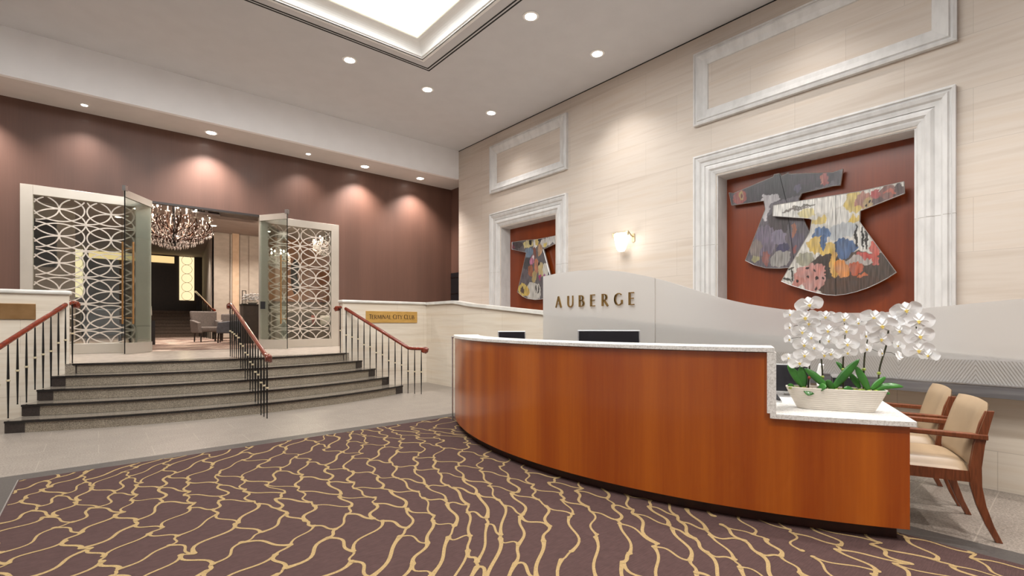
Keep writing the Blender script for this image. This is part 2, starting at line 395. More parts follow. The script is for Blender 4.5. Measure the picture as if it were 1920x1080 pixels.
# brown back wall with opening for screens and doors
OX0, OX1, OZ = -1.13, 4.92, 4.01
w_ = MB().box(-8, OX0, Y_W, Y_W+.25, Z_L, 5.6).box(OX1, 8.6, Y_W, Y_W+.25, Z_L, 5.6).box(OX0, OX1, Y_W, Y_W+.25, OZ, 5.6)
struct(w_, 'wall_back', M['brown_wall'], 'chocolate brown wall behind the landing', 'wall')
struct(MB().box(8.52, 8.62, 11.85, Y_W, Z_L, 5.6), 'wall_return', M['brown_wall'], 'short dark brown return wall at the far right corner', 'wall')
d1 = tag(MB().box(8.47, 8.53, 12.0, 12.95, Z_L, 2.95).build('door_3', M['black_plastic']), 'dark glossy door at the far right corner of the landing', 'door', None, 'structure')
mb = MB()
for z in (1.3, 1.8, 2.3, 2.8): mb.box(8.455, 8.47, 12.05, 12.95, z, z+.015)
mb.build('door_line', M['dark_wood'], d1)
# right limestone wall with two niches
ys = [-7, 1.40, 4.08, 7.93, 9.95, 11.9]
mb = MB()
for i in range(5):
    y0, y1 = ys[i], ys[i+1]
    if i in (1, 3):
        mb.box(X_R, 8.5, y0, y1, 0, 1.15); mb.box(X_R, 8.5, y0, y1, 3.90, H_C)
    else: mb.box(X_R, 8.5, y0, y1, 0, H_C)
struct(mb, 'wall_right', M['stone_wall'], 'tall cream limestone block wall', 'wall')
struct(MB().box(X_R-.004, X_R+.01, -7, 11.9, H_C-.02, H_C), 'trim_2', M['black_slot'], 'thin dark shadow gap between limestone wall and ceiling', 'trim')
struct(MB().box(-8.1, -8, -7, Y_W, 0, H_C), 'wall_left', M['bulkhead'], 'pale wall at the left end of the lobby', 'wall')
struct(MB().box(-8, 8.1, -7.1, -7, 0, H_C), 'wall_front', M['bulkhead'], 'pale wall behind the viewer', 'wall')

# moulded stone surrounds
def surround(name, y0, y1, z0, z1, prof, label, group=None, bottom=True, panel=None):
    """prof = list of (inset from outer edge, protrusion from wall)"""
    t_ = thing(name, label, 'stone frame', (X_R, (y0+y1)/2, z0), 0, None, 'structure')
    mb_ = MB(); rg = []
    for d, h in prof:
        rg.append([(X_R-h, y0+d, z0+(d if bottom else 0)), (X_R-h, y1-d, z0+(d if bottom else 0)), (X_R-h, y1-d, z1-d), (X_R-h, y0+d, z1-d)])
    for i in range(len(rg)-1):
        for k in range(4):
            if not bottom and k == 0: continue
            mb_.quad(rg[i][k], rg[i][(k+1) % 4], rg[i+1][(k+1) % 4], rg[i+1][k])
    mb_.build('moulding', M['trim_stone'], t_)
    return t_
big_prof = [(0, 0), (0, .075), (.03, .085), (.045, .06), (.06, .06), (.075, .085), (.12, .07), (.14, .045), (.20, .045), (.20, .03), (.24, .055), (.28, .06), (.31, .03), (.33, .03), (.37, .015), (.39, -.01), (.41, -.01), (.42, -.34)]
small_prof = [(0, 0), (0, .07), (.03, .08), (.04, .06), (.06, .06), (.075, .08), (.11, .065), (.16, .04), (.21, .03), (.24, .02), (.25, -.005), (.25, -.02)]
for nm, y0, y1, lb in (('trim_3', 1.02, 4.47, 'large white stone surround around the pair of robe panels'), ('trim_4', 7.53, 10.35, 'smaller far white stone surround around the single robe panel')):
    t_ = surround(nm, y0, y1, .75, 4.30, big_prof, lb)
    MB().box(8.38, 8.45, y0+.42, y1-.42, 1.15, 3.89).build('backing_panel', M['cherry_panel'], t_)
    mb = MB()                                                       # butt joints cut in the stone
    zj = 2.72
    for (da, ha), (db, hb) in zip(big_prof[:-1], big_prof[1:]):
        for sg_, ye_ in ((1, y0), (-1, y1)):
            ox, oy = -.0012, -sg_*.0012
            mb.quad((X_R-ha+ox, ye_+sg_*da+oy, zj), (X_R-hb+ox, ye_+sg_*db+oy, zj), (X_R-hb+ox, ye_+sg_*db+oy, zj+.006), (X_R-ha+ox, ye_+sg_*da+oy, zj+.006))
    mb.build('joint', noisy('joint_grey_'+nm, '9a948c', 'a49e96', 10, .8), t_)
for nm, y0, y1, lb in (('trim_5', 1.01, 4.47, 'large white stone panel frame high on the limestone wall, near the ceiling'), ('trim_6', 7.53, 10.35, 'small far white stone panel frame high on the limestone wall')):
    surround(nm, y0, y1, 4.84, 6.11, small_prof, lb)

# low ramp wall with sloping cap (seen below and through the glass screen)
CAPL = [(-2.5, .86), (.31, 1.08), (3.7, 1.37), (6.04, 1.59), (8.15, 1.78), (8.75, 1.86), (9.98, 1.86)]
def xw(y): return 5.60+.022*max(0, y)
mb = MB(); cp = MB()
for (ya, za), (yb, zb) in zip(CAPL[:-1], CAPL[1:]):
    xa, xb = xw(ya), xw(yb)
    mb.hexa([(xa, ya, 0), (xa+.16, ya, 0), (xb+.16, yb, 0), (xb, yb, 0)], [(xa, ya, za-.06), (xa+.16, ya, za-.06), (xb+.16, yb, zb-.06), (xb, yb, zb-.06)])
    cp.hexa([(xa-.035, ya, za-.06), (xa+.2, ya, za-.06), (xb+.2, yb, zb-.06), (xb-.035, yb, zb-.06)], [(xa-.035, ya, za), (xa+.2, ya, za), (xb+.2, yb, zb), (xb-.035, yb, zb)])
struct(mb, 'wall_ramp', M['stone_low'], 'low limestone parapet wall sloping down behind the glass screen', 'wall')
struct(cp, 'trim_7', M['cap_stone'], 'rounded marble cap on the sloping parapet', 'trim')
struct(MB().box(3.85, 5.98, 9.93, 10.12, 0, 1.80), 'wall_parapet', M['stone_low_x'], 'low limestone parapet right of the steps, carrying a brass plaque', 'wall')
struct(MB().box(3.82, 5.98, 9.895, 10.155, 1.80, 1.86), 'trim_8', M['cap_stone'], 'marble cap on the parapet right of the steps', 'trim', bevel=.02)
struct(MB().box(-8, -.34, 9.93, 10.12, 0, 1.80), 'wall_parapet', M['stone_low_x'], 'low limestone parapet left of the steps, carrying a dull brass plaque', 'wall')
struct(MB().box(-8, -.31, 9.895, 10.155, 1.80, 1.86), 'trim_9', M['cap_stone'], 'marble cap on the parapet left of the steps', 'trim', bevel=.02)
mb = MB(); mb.hexa([(5.97, -1, 0), (8.05, -1, 0), (8.05, 9.98, 0), (5.97, 9.98, 0)], [(5.97, -1, .01), (8.05, -1, .01), (8.05, 9.98, .75), (5.97, 9.98, .75)])
struct(mb, 'floor', M['landing'], 'stone ramp behind the sloping parapet', 'floor')

# ------------------------------------------------------------------ carpet and border
CX0, CX1, CY0, CY1 = -.53, 3.97, -3.0, 6.0
carp = MB(); carp.box(CX0, CX1, CY0, CY1, 0, .008)
carp.cur = 1
th0 = math.radians(-40)
def warp(u, v_):
    # u across the leaves, v along them (lattice units -> world)
    x = u*math.cos(th0)-v_*math.sin(th0); y = u*math.sin(th0)+v_*math.cos(th0)
    dx = .34*math.sin(y*1.15+.6)+.12*math.sin(x*2.3+y*1.7)
    dy = .26*math.sin(x*1.35-.4)+.10*math.sin(x*2.9-y*1.2)
    return (1.3+x+dx, 2.2+y+dy)
LW, LH = .195, .43
rnd = random.Random(11)
def node(i, j):
    r_ = random.Random(i*7919+j*104729+5)
    sgn = 1 if (i+j) % 2 == 0 else -1
    return ((i+(r_.random()-.5)*.42)*LW, (j*LH*.5+sgn*LH*.15+(r_.random()-.5)*LH*.26))
def clipin(p): return CX0+.004 <= p[0] <= CX1-.004 and CY0+.01 <= p[1] <= CY1-.004
def ribbon(a, b_, amp, w0):
    n_ = 12; pts = []; zr = .0086+.0016*rnd.random()
    du = (b_[0]-a[0], b_[1]-a[1]); L = math.hypot(*du) or 1; nx, ny = -du[1]/L, du[0]/L
    for k in range(n_+1):
        s_ = k/n_; off = amp*L*math.sin(2*PI*s_)*.5+amp*L*.35*math.sin(PI*s_)
        pts.append(warp(a[0]+du[0]*s_+nx*off, a[1]+du[1]*s_+ny*off))
    for k in range(n_):
        p, q = pts[k], pts[k+1]
        if not (clipin(p) and clipin(q)): continue
        def side(idx, p_):
            pp = pts[max(idx-1, 0)]; pn = pts[min(idx+1, n_)]
            tx, ty = pn[0]-pp[0], pn[1]-pp[1]; l_ = math.hypot(tx, ty) or 1
            e = abs(2*idx/n_-1); w_ = w0*(1+.75*e**5)
            return ((p_[0]-ty/l_*w_, p_[1]+tx/l_*w_, .0095), (p_[0]+ty/l_*w_, p_[1]-tx/l_*w_, .0095))
        l0, r0 = side(k, p); l1, r1 = side(k+1, q)
        carp.quad(*[(q_[0], q_[1], zr) for q_ in (r0, r1, l1, l0)])
for i in range(-42, 42):
    for j in range(-42, 42):
        r_ = random.Random(i*31+j*977+3)
        a = node(i, j)
        cw = warp(*a); rn = .015+.006*r_.random(); nz_ = .0104+.0003*r_.random()
        if CX0+.03 < cw[0] < CX1-.03 and CY0+.03 < cw[1] < CY1-.03:
            carp.add([(cw[0]+rn*math.cos(q_*PI/4), cw[1]+rn*math.sin(q_*PI/4), nz_) for q_ in range(8)], [tuple(range(8))])
        if r_.random() < .97: ribbon(a, node(i, j+1), .13*(1 if i % 2 else -1)*(.6+.8*r_.random()), .0065+.005*r_.random())
        if (i+j) % 2 == 0 and r_.random() < .93: ribbon(a, node(i+1, j), .16*(1 if r_.random() < .5 else -1), .0065+.005*r_.random())
cobj = carp.build('carpet', [M['carpet'], M['carpet_line']])
tag(cobj, 'plum carpet with a winding tan vein pattern across the lobby floor', 'carpet')
mb = MB()
mb.box(CX0-.22, CX1+.2, CY1, CY1+.22, 0, .004).box(CX0-.22, CX0, CY0, CY1, 0, .004).box(CX1, CX1+.2, CY0, CY1, 0, .004)
struct(mb, 'trim_10', M['border'], 'dark granite border strip round the carpet', 'floor border')
struct(MB().box(CX0-.008, CX0, CY0, CY1, 0, .010), 'trim_11', M['silver'], 'thin pale metal edging along the left side of the carpet', 'edging')

# ------------------------------------------------------------------ steps
R_ = .152
def step_arc(i, push=0.0, n_=28):
    f = i/4
    xl, xr = -.89+.49*f, 4.56-.56*f; ye = 8.70+1.28*f; yc = 8.10+1.40*f
    h = (xr-xl)/2; sg = ye-yc; rr = (h*h+sg*sg)/(2*sg); cx = (xl+xr)/2; cy = yc+rr
    a0 = math.asin(h/rr)
    return [(cx+(rr+push)*math.sin(-a0+2*a0*k/n_), cy-(rr+push)*math.cos(-a0+2*a0*k/n_)) for k in range(n_+1)]
stair = thing('staircase', 'five curved granite steps with black nosings leading up to the glass doors', 'stairs', (1.83, 9.2, 0))
for i in range(5):
    arc = step_arc(i)
    f = i/4
    poly = ([(-.385, 9.925)] if i == 4 else [])+(arc if i < 4 else [p_ for p_ in arc if p_[1] < 9.92])+[(3.975, 9.925), (3.84, 9.925), (3.84, 9.98), (-.33, 9.98), (-.33, 9.925), (-.385, 9.925)][(0 if i < 4 else 0):(6 if i < 4 else 5)]
    s_ = MB().prism(poly, i*R_, (i+1)*R_-.028).build('step', M['riser_granite'], stair)
    MB().prism(poly, (i+1)*R_-.028, (i+1)*R_-.002).build('tread', M['tread_granite'], s_)
    out_ = step_arc(i, .018); inn = step_arc(i, -.035)
    MB().prism(out_+inn[::-1], (i+1)*R_-.026, (i+1)*R_).build('nosing', M['nosing'], s_)
    for side in (0, 1):
        seg = step_arc(i, .006); ins = step_arc(i, -.25)
        pts = (seg[:2], ins[:2]) if side == 0 else (seg[-2:], ins[-2:])
        MB().prism(pts[0]+pts[1][::-1], i*R_+.001, (i+1)*R_-.026).build('end_block', M['end_block'], s_)

# ------------------------------------------------------------------ handrails
def top_at(x, y):
    """height of the stair surface under a plan point"""
    z = 0
    for i in range(5):
        f = i/4; xl, xr = -.89+.49*f, 4.56-.56*f; ye = 8.70+1.28*f; yc = 8.10+1.40*f
        h = (xr-xl)/2; sg = ye-yc; rr = (h*h+sg*sg)/(2*sg); cx = (xl+xr)/2; cy = yc+rr
        if y >= cy-math.sqrt(max(0, rr*rr-(x-cx)**2)): z = (i+1)*R_
    return z
def railing(P0, P1, zlo, zhi, flat_lo, flat_hi, n_, label, turn):
    """P0 foot end (x,y), P1 upper end; rail is level for flat_lo/flat_hi at its ends"""
    t_ = thing('handrail', label, 'handrail', ((P0[0]+P1[0])/2, (P0[1]+P1[1])/2, 0), 0, 'stair handrails')
    P0 = Vector((*P0, 0)); P1 = Vector((*P1, 0)); L = (P1-P0).length; d = (P1-P0)/L; sd = Vector((turn, 0, 0))
    def pos(s_, z): q = P0+d*s_; return Vector((q.x, q.y, z))
    def rz(s_):
        if s_ < flat_lo: return zlo
        if s_ > L-flat_hi: return zhi
        return zlo+(zhi-zlo)*(s_-flat_lo)/(L-flat_lo-flat_hi)
    pts = [pos(-.02, zlo-.07)+sd*.04, pos(-.07, zlo-.05), pos(-.085, zlo-.01), pos(-.04, zlo+.005)]
    for k in range(25):
        s_ = L*k/24; pts.append(pos(s_, rz(s_)))
    pts += [pos(L+.05, zhi+.004), pos(L+.09, zhi-.03), pos(L+.06, zhi-.07)]
    # oval timber section
    MB().tube(pts, .034, 10, True, .82).build('rail', M['rail_wood'], t_, smooth=True)
    for e, zz in ((-.02, zlo-.03), (L+.03, zhi-.035)):
        c0 = pos(e, zz)
        ax = Vector((d.y, -d.x, 0)); MB().tube([c0-ax*.042, c0-ax*.036, c0+ax*.036, c0+ax*.042], [.04, .05, .05, .04], 14).build('volute', M['rail_wood'], t_, smooth=True)
    for k in range(n_):
        s_ = .05+(L-.1)*k/(n_-1); q = pos(s_, 0)
        zb = top_at(q.x, q.y); zt = rz(s_)-.02
        zm = zb+(zt-zb)*.5
        b_ = MB().tube([(q.x, q.y, zb), (q.x, q.y, zb+.02), (q.x, q.y, zm-.03), (q.x, q.y, zm+.03), (q.x, q.y, zt)], [.009, .007, .0135, .0135, .007], 8).build('baluster', M['black_metal'], t_, smooth=True)
        MB().lathe([(.012, -.014), (.02, -.010), (.022, 0), (.02, .010), (.012, .014)], (q.x, q.y, zm), 10).build('collar', M['collar'], b_, smooth=True)
railing((4.79, 8.28), (3.82, 10.10), .88, 1.71, .33, .12, 14, 'red wooden handrail on black balusters beside the parapet with the brass club plaque', .5)
railing((1.85, 7.58), (1.85, 10.25), .90, 1.72, .12, .10, 16, 'orange-red wooden handrail on black balusters down the middle of the steps', .5)
railing((-1.27, 8.2), (-.285, 10.12), .89, 1.69, .30, .12, 14, 'red wooden handrail on black balusters at the left end of the steps', -.5)

# ------------------------------------------------------------------ stroke lettering
def arcp(cx, cy, rx, ry, a0, a1, n_=10):
    return [(cx+rx*math.cos(math.radians(a0+(a1-a0)*k/n_)), cy+ry*math.sin(math.radians(a0+(a1-a0)*k/n_))) for k in range(n_+1)]
T_, t_n = .15, .075   # thick and thin stroke, in cap heights
GLY = {  # width, strokes (points, start width, end width)
 'A': (.78, [([(.06,0),(.40,1)], .07, .10), ([(.38,1),(.72,0)], .15, .15), ([(.18,.33),(.60,.33)], .06, .06)]),
 'U': (.74, [([(.10,1),(.10,.36)]+arcp(.37,.34,.27,.31,180,360), T_, .08), ([(.64,.34),(.64,1)], .08, .08)]),
 'B': (.62, [([(.10,0),(.10,1)], T_, T_), ([(.10,.96),(.26,.96)]+arcp(.26,.75,.22,.21,90,-90)+[(.10,.54)], .07, .08), ([(.10,.54),(.30,.54)]+arcp(.30,.29,.26,.25,90,-90)+[(.10,.04)], .08, .08), (arcp(.26,.75,.22,.21,45,-45,5), .14, .14), (arcp(.30,.29,.26,.25,45,-45,5), .15, .15)]),
 'E': (.54, [([(.10,0),(.10,1)], T_, T_), ([(.10,.96),(.50,.96)], .07, .09), ([(.10,.52),(.46,.52)], .07, .09), ([(.10,.04),(.52,.04)], .07, .09)]),
 'R': (.68, [([(.10,0),(.10,1)], T_, T_), ([(.10,.96),(.28,.96)]+arcp(.28,.72,.23,.24,90,-90)+[(.12,.48)], .07, .08), (arcp(.28,.72,.23,.24,45,-45,5), .14, .14), ([(.26,.48),(.64,0)], .14, .15)]),
 'G': (.84, [(arcp(.46,.5,.38,.46,50,320,18), .08, .09), (arcp(.46,.5,.37,.46,130,235,8), .15, .15), ([(.76,0.12),(.76,.44)], .14, .14)]),
 'T': (.62, [([(.31,0),(.31,1)], T_, T_), ([(.02,.96),(.60,.96)], .08, .08)]),
 'M': (.95, [([(.08,0),(.16,1)], .08, .08), ([(.16,1),(.48,.08)], .15, .12), ([(.48,.08),(.80,1)], .07, .08), ([(.80,1),(.88,0)], .15, .15)]),
 'I': (.26, [([(.13,0),(.13,1)], T_, T_)]),
 'N': (.78, [([(.10,0),(.10,1)], .08, .08), ([(.10,1),(.68,0)], .15, .15), ([(.68,0),(.68,1)], .08, .08)]),
 'L': (.52, [([(.10,0),(.10,1)], T_, T_), ([(.10,.04),(.50,.04)], .08, .09)]),
 'C': (.76, [(arcp(.46,.5,.38,.46,45,315,18), .08, .08), (arcp(.46,.5,.37,.46,130,235,8), .15, .15)]),
 'Y': (.70, [([(.03,1),(.35,.48)], .15, .12), ([(.67,1),(.35,.48)], .08, .08), ([(.35,.5),(.35,0)], T_, T_)]),
 'O': (.84, [(arcp(.42,.5,.36,.46,0,360,24), .11, .11)]),
}
def glyph(mb_, ch, org, ux, uz, nrm, h, depth):
    wd, strokes = GLY[ch]
    for pts, wa, wb in strokes:
        n_ = len(pts); L_ = []; R2 = []
        for i, p in enumerate(pts):
            a = pts[max(i-1, 0)]; b_ = pts[min(i+1, n_-1)]; tx, ty = b_[0]-a[0], b_[1]-a[1]; l_ = math.hypot(tx, ty) or 1
            w_ = (wa+(wb-wa)*i/(n_-1))/2
            L_.append((p[0]-ty/l_*w_, p[1]+tx/l_*w_)); R2.append((p[0]+ty/l_*w_, p[1]-tx/l_*w_))
        def W(q, k): return org+ux*(q[0]*h)+uz*(q[1]*h)+nrm*(depth*k)
        for i in range(n_-1):
            mb_.hexa([W(L_[i], 0), W(R2[i], 0), W(R2[i+1], 0), W(L_[i+1], 0)], [W(L_[i], 1), W(R2[i], 1), W(R2[i+1], 1), W(L_[i+1], 1)])
    return wd

# ------------------------------------------------------------------ glass screen behind the reception counter
GX = 5.45
GT = [(-2.0, 1.60), (-.6, 1.63), (.302, 1.562), (.692, 1.523), (.949, 1.497), (1.18, 1.468), (1.549, 1.470), (2.017, 1.513), (2.328, 1.567), (2.654, 1.646), (3.046, 1.78), (3.35, 1.885), (3.659, 1.976), (4.059, 2.075), (4.475, 2.137), (4.879, 2.156), (5.31, 2.15), (5.635, 2.125)]
def gtop(y):
    for (a, za), (b_, zb) in zip(GT[:-1], GT[1:]):
        if a <= y <= b_: return za+(zb-za)*(y-a)/(b_-a)
    return GT[-1][1]
scr = thing('glass_screen', 'long frosted glass screen with a wavy top edge standing behind the reception counter', 'screen', (GX, 2, 0))
for (ya, yb) in ((-1.5, 3.562), (3.574, 5.635)):
    mb = MB(); n_ = 30; front = []; 
    yy = [ya+(yb-ya)*k/n_ for k in range(n_+1)]
    for k in range(n_):
        y0, y1 = yy[k], yy[k+1]
        a, b_ = (GX-.006, GX+.006)
        mb.quad((a, y0, .86), (a, y1, .86), (a, y1, gtop(y1)), (a, y0, gtop(y0)))
        mb.quad((b_, y0, .86), (b_, y1, .86), (b_, y1, gtop(y1)), (b_, y0, gtop(y0)))
        mb.quad((a, y0, gtop(y0)), (a, y1, gtop(y1)), (b_, y1, gtop(y1)), (b_, y0, gtop(y0)))
        mb.quad((a, y0, .86), (a, y1, .86), (b_, y1, .86), (b_, y0, .86))
    for y in (ya, yb): mb.quad((GX-.006, y, .86), (GX+.006, y, .86), (GX+.006, y, gtop(y)), (GX-.006, y, gtop(y)))
    mb.build('glass_pane', M['frost'], scr)
MB().box(GX-.035, GX+.17, -1.5, 5.635, .775, .88).build('base_rail', M['steel'], scr, bevel=.004)
MB().box(GX-.04, GX-.03, -1.5, 5.635, .872, .882).build('rail_edge', M['silver'], scr)
let = thing('lettering', 'gold raised letters spelling AUBERGE on the frosted glass screen', 'sign', (GX-.03, 4.6, 1.62))
ux, uz, nr = Vector((0, -1, 0)), Vector((0, 0, 1)), Vector((-1, 0, 0))
ly = [5.345, 5.09, 4.86, 4.64, 4.43, 4.21, 3.97]
for ch, y in zip('AUBERGE', ly):
    mb = MB(); glyph(mb, ch, Vector((GX-.03, y, 1.615)), ux, uz, Vector((1, 0, 0)), .172, .02)
    mb.build('letter_'+ch.lower(), M['gold_letter'], let)

# ------------------------------------------------------------------ plaques
def plaque(name, x0, x1, z0, z1, mat, words, lmat, label, hh, gap):
    t_ = thing(name, label, 'sign', ((x0+x1)/2, 9.92, z0))
    MB().box(x0, x1, 9.912, 9.93, z0, z1).build('plate', mat, t_, bevel=.003)
    mb_ = MB(); wd = []
    tot = 0
    for ch in words: tot += (.35*hh if ch == ' ' else (GLY[ch][0]+gap)*hh)
    x = (x0+x1)/2-tot/2
    for k, ch in enumerate(words):
        if ch == ' ': x += .35*hh; continue
        first = k == 0 or words[k-1] == ' '
        glyph(mb_, ch, Vector((x, 9.909, (z0+z1)/2-hh*.5)), Vector((1, 0, 0)), Vector((0, 0, 1)), Vector((0, 1, 0)), hh*(1.16 if first else 1), .004)
        x += (GLY[ch][0]+gap)*hh
    mb_.build('lettering', lmat, t_)
plaque('wall_plaque', 4.34, 5.57, 1.385, 1.635, M['brass'], 'TERMINAL CITY CLUB', M['engraved'], 'polished brass plaque reading TERMINAL CITY CLUB on the right parapet', .088, .10)
plaque('wall_plaque', -1.94, -.70, 1.43, 1.655, M['brass_old'], 'C    OUR', M['engraved_soft'], 'dull brass plaque with faint worn lettering on the left parapet', .08, .2)

# ------------------------------------------------------------------ reception counter
CC = Vector((7.558, 3.226)); CR = 4.502
def ca(y):  # angle on the front circle for a given y
    return math.asin((y-CC.y)/CR)
def cpt(r, a): return (CC.x-r*math.cos(a), CC.y+r*math.sin(a))
A_R, A_T, A_L = ca(.70), ca(1.375), ca(5.95)
def arcband(r0, r1, a0, a1, n_=40):
    return [cpt(r0, a0+(a1-a0)*k/n_) for k in range(n_+1)]+[cpt(r1, a1+(a0-a1)*k/n_) for k in range(n_+1)]
ctr = thing('reception_counter', 'curved cherry wood reception counter with white stone tops at two heights', 'counter', (3.3, 3.2, 0))
# front veneer, one leaf after another
n_leaf = 9
for k in range(n_leaf):
    a0 = A_T+(A_L-A_T)*k/n_leaf; a1 = A_T+(A_L-A_T)*(k+1)/n_leaf
    MB().prism(arcband(CR, CR-.04, a0, a1, 10), .09, 1.17).build('front_panel', M['cherry'], ctr)
mb = MB().prism(arcband(CR, CR-.04, A_R, A_T, 16), .09, .735); mb.build('low_front_panel', M['cherry'], ctr)
MB().prism(arcband(CR-.06, CR-.10, A_R+.01, A_L, 50), .0105, .09).build('plinth', M['plinth'], ctr)
MB().prism(arcband(CR-.04, CR-.06, A_R+.01, A_L, 50), .082, .09).build('plinth_lid', M['plinth'], ctr)
# body behind the raised part
MB().prism(arcband(CR-.04, CR-.30, A_T+.012, A_L, 40), .09, 1.17).build('body', M['chair_wood'], ctr)
MB().prism(arcband(CR+.02, CR-.34, A_T-.006, A_L+.006, 60), 1.175, 1.207).build('raised_top', M['quartz'], ctr, bevel=.003)
MB().prism(arcband(CR-.005, CR+-.01, A_T, A_L, 60), 1.168, 1.176).build('shadow_gap', M['plinth'], ctr)
# stone leg stepping down
MB().prism(arcband(CR+.02, CR-.34, A_T-.008, A_T+.004, 2), .765, 1.175).build('stone_upstand', M['quartz'], ctr)
low = arcband(CR+.02, CR+.02, A_R-.006, A_T+.0, 20)[:21]
poly = low+[cpt(CR-.36, A_T), (4.45, 1.78), (4.69, 1.03)]
MB().prism(poly, .73, .765).build('low_top', M['quartz'], ctr, bevel=.003)
MB().prism(arcband(CR-.01, CR-.02, A_R+.004, A_T, 16), .722, .731).build('shadow_gap', M['plinth'], ctr)
e0 = Vector(cpt(CR-.005, A_R)); e1 = e0+Vector((.93, .37))*.13
MB().prism([tuple(e0), tuple(e1), (e1.x-.01, e1.y+.03), (e0.x-.01, e0.y+.03)], .09, .728).build('end_return', M['cherry'], ctr)
# inner desk for the staff
desk = arcband(CR-.31, CR-.85, A_T+.02, A_L-.05, 40)
MB().prism(desk, .70, .73).build('staff_desk', M['quartz'], ctr)
for a in (A_T+.06, (A_T+A_L)/2, A_L-.08):
    MB().prism(arcband(CR-.31, CR-.78, a-.005, a+.005, 2), 0, .70).build('desk_support', M['chair_wood'], ctr)
# slim steel post against the far end of the counter
pe = (3.822, 5.80)
post = thing('barrier_post', 'slim pale metal post standing at the far left end of the counter', 'post', (pe[0], pe[1], 0))
MB().tube([(pe[0], pe[1], 0), (pe[0], pe[1], 1.16)], .009, 10).build('pole', M['silver'], post, smooth=True)
MB().lathe([(.0, -.018), (.016, -.01), (.018, 0), (.016, .01), (0, .018)], (pe[0], pe[1], 1.17), 10).build('finial', M['silver'], post, smooth=True)

# ------------------------------------------------------------------ screens on the staff desk
def monitor(x, y, rz, w_, h_, ztop, label, lean=.25, zb=.73):
    t_ = thing('monitor', label, 'monitor', (x, y, zb), rz, 'computer monitors')
    R3 = Matrix.Translation((0, 0, ztop-zb)) @ Matrix.Rotation(-lean, 4, 'X')
    MB().box(-w_/2, w_/2, -.012, .012, -h_, 0, R3).build('back_shell', M['silver'], t_, local=True, bevel=.004)
    MB().box(-w_/2+.012, w_/2-.012, -.0155, -.012, -h_+.012, -.012, R3).build('rear_cover', M['screen'], t_, local=True)
    MB().box(-w_/2+.015, w_/2-.015, .012, .014, -h_+.015, -.015, R3).build('screen', M['screen'], t_, local=True)
    MB().box(-.03, .03, .0, .03, .01, ztop-zb-h_*.6).box(-.12, .12, -.06, .12, 0, .012).build('stand', M['silver'], t_, local=True, bevel=.003)
    return t_
monitor(3.82, 3.03, math.radians(-49), .60, .34, 1.300, 'wide black computer monitor with silver rim rising above the counter below the gold letters')
monitor(3.86, 4.55, math.radians(-34), .34, .26, 1.272, 'small black computer monitor with silver rim near the far end of the counter')
monitor(4.38, 1.60, math.radians(-62), .30, .24, 1.03, 'black monitor leaning behind the orchid planter', .3, .765)
t = thing('desk_phone', 'black desk telephone beside the raised counter end', 'telephone', (4.12, 1.93, .73), math.radians(30))
MB().hexa([(-.1, -.11, 0), (.1, -.11, 0), (.1, .11, 0), (-.1, .11, 0)], [(-.1, -.11, .03), (.1, -.11, .03), (.1, .09, .17), (-.1, .09, .17)]).build('base', M['black_plastic'], t, local=True, bevel=.005)
MB().tube([(-.07, -.08, .065), (-.07, -.02, .12), (-.07, .08, .19)], [.022, .014, .022], 8).build('handset', M['black_plastic'], t, local=True, smooth=True)
mb = MB()
for a in range(3):
    for b_ in range(3): mb.box(.0+a*.025, .018+a*.025, -.07+b_*.03, -.05+b_*.03, .045+b_*.019, .06+b_*.019)
mb.build('keypad', M['silver'], t, local=True)
t = thing('keyboard', 'black and silver keyboard lying behind the left end of the planter', 'keyboard', (4.10, 1.62, .765), math.radians(25))
MB().box(-.17, .17, -.06, .06, 0, .014).build('base', M['silver'], t, local=True, bevel=.003)
mb = MB()
for r_ in range(4): mb.box(-.16, .16, -.052+r_*.027, -.031+r_*.027, .014, .02)
mb.build('key_row', M['black_plastic'], t, local=True)
t = thing('display_stand', 'white curved stand rising behind the orchids', 'stand', (4.50, 1.40, .765), math.radians(-50))
MB().tube([(0, 0, 0), (0, .02, .08), (0, .01, .2), (0, -.02, .27)], [.022, .018, .022, .018], 10).build('arm', M['white'], t, local=True, smooth=True)
MB().box(-.07, .07, -.05, .05, 0, .008).build('base', M['white'], t, local=True, bevel=.003)
t = thing('card_terminal', 'black payment terminal standing behind the middle of the planter', 'card reader', (4.50, 1.22, .765), math.radians(-55))
MB().hexa([(-.085, -.04, 0), (.085, -.04, 0), (.085, .05, 0), (-.085, .05, 0)], [(-.095, -.01, .175), (.095, -.01, .175), (.095, .03, .19), (-.095, .03, .19)]).build('shell', M['screen'], t, local=True, bevel=.006)
MB().hexa([(-.097, -.015, .175), (.097, -.015, .175), (.097, .035, .19), (-.097, .035, .19)], [(-.095, -.012, .187), (.095, -.012, .187), (.095, .032, .20), (-.095, .032, .20)]).build('rim', M['silver'], t, local=True)

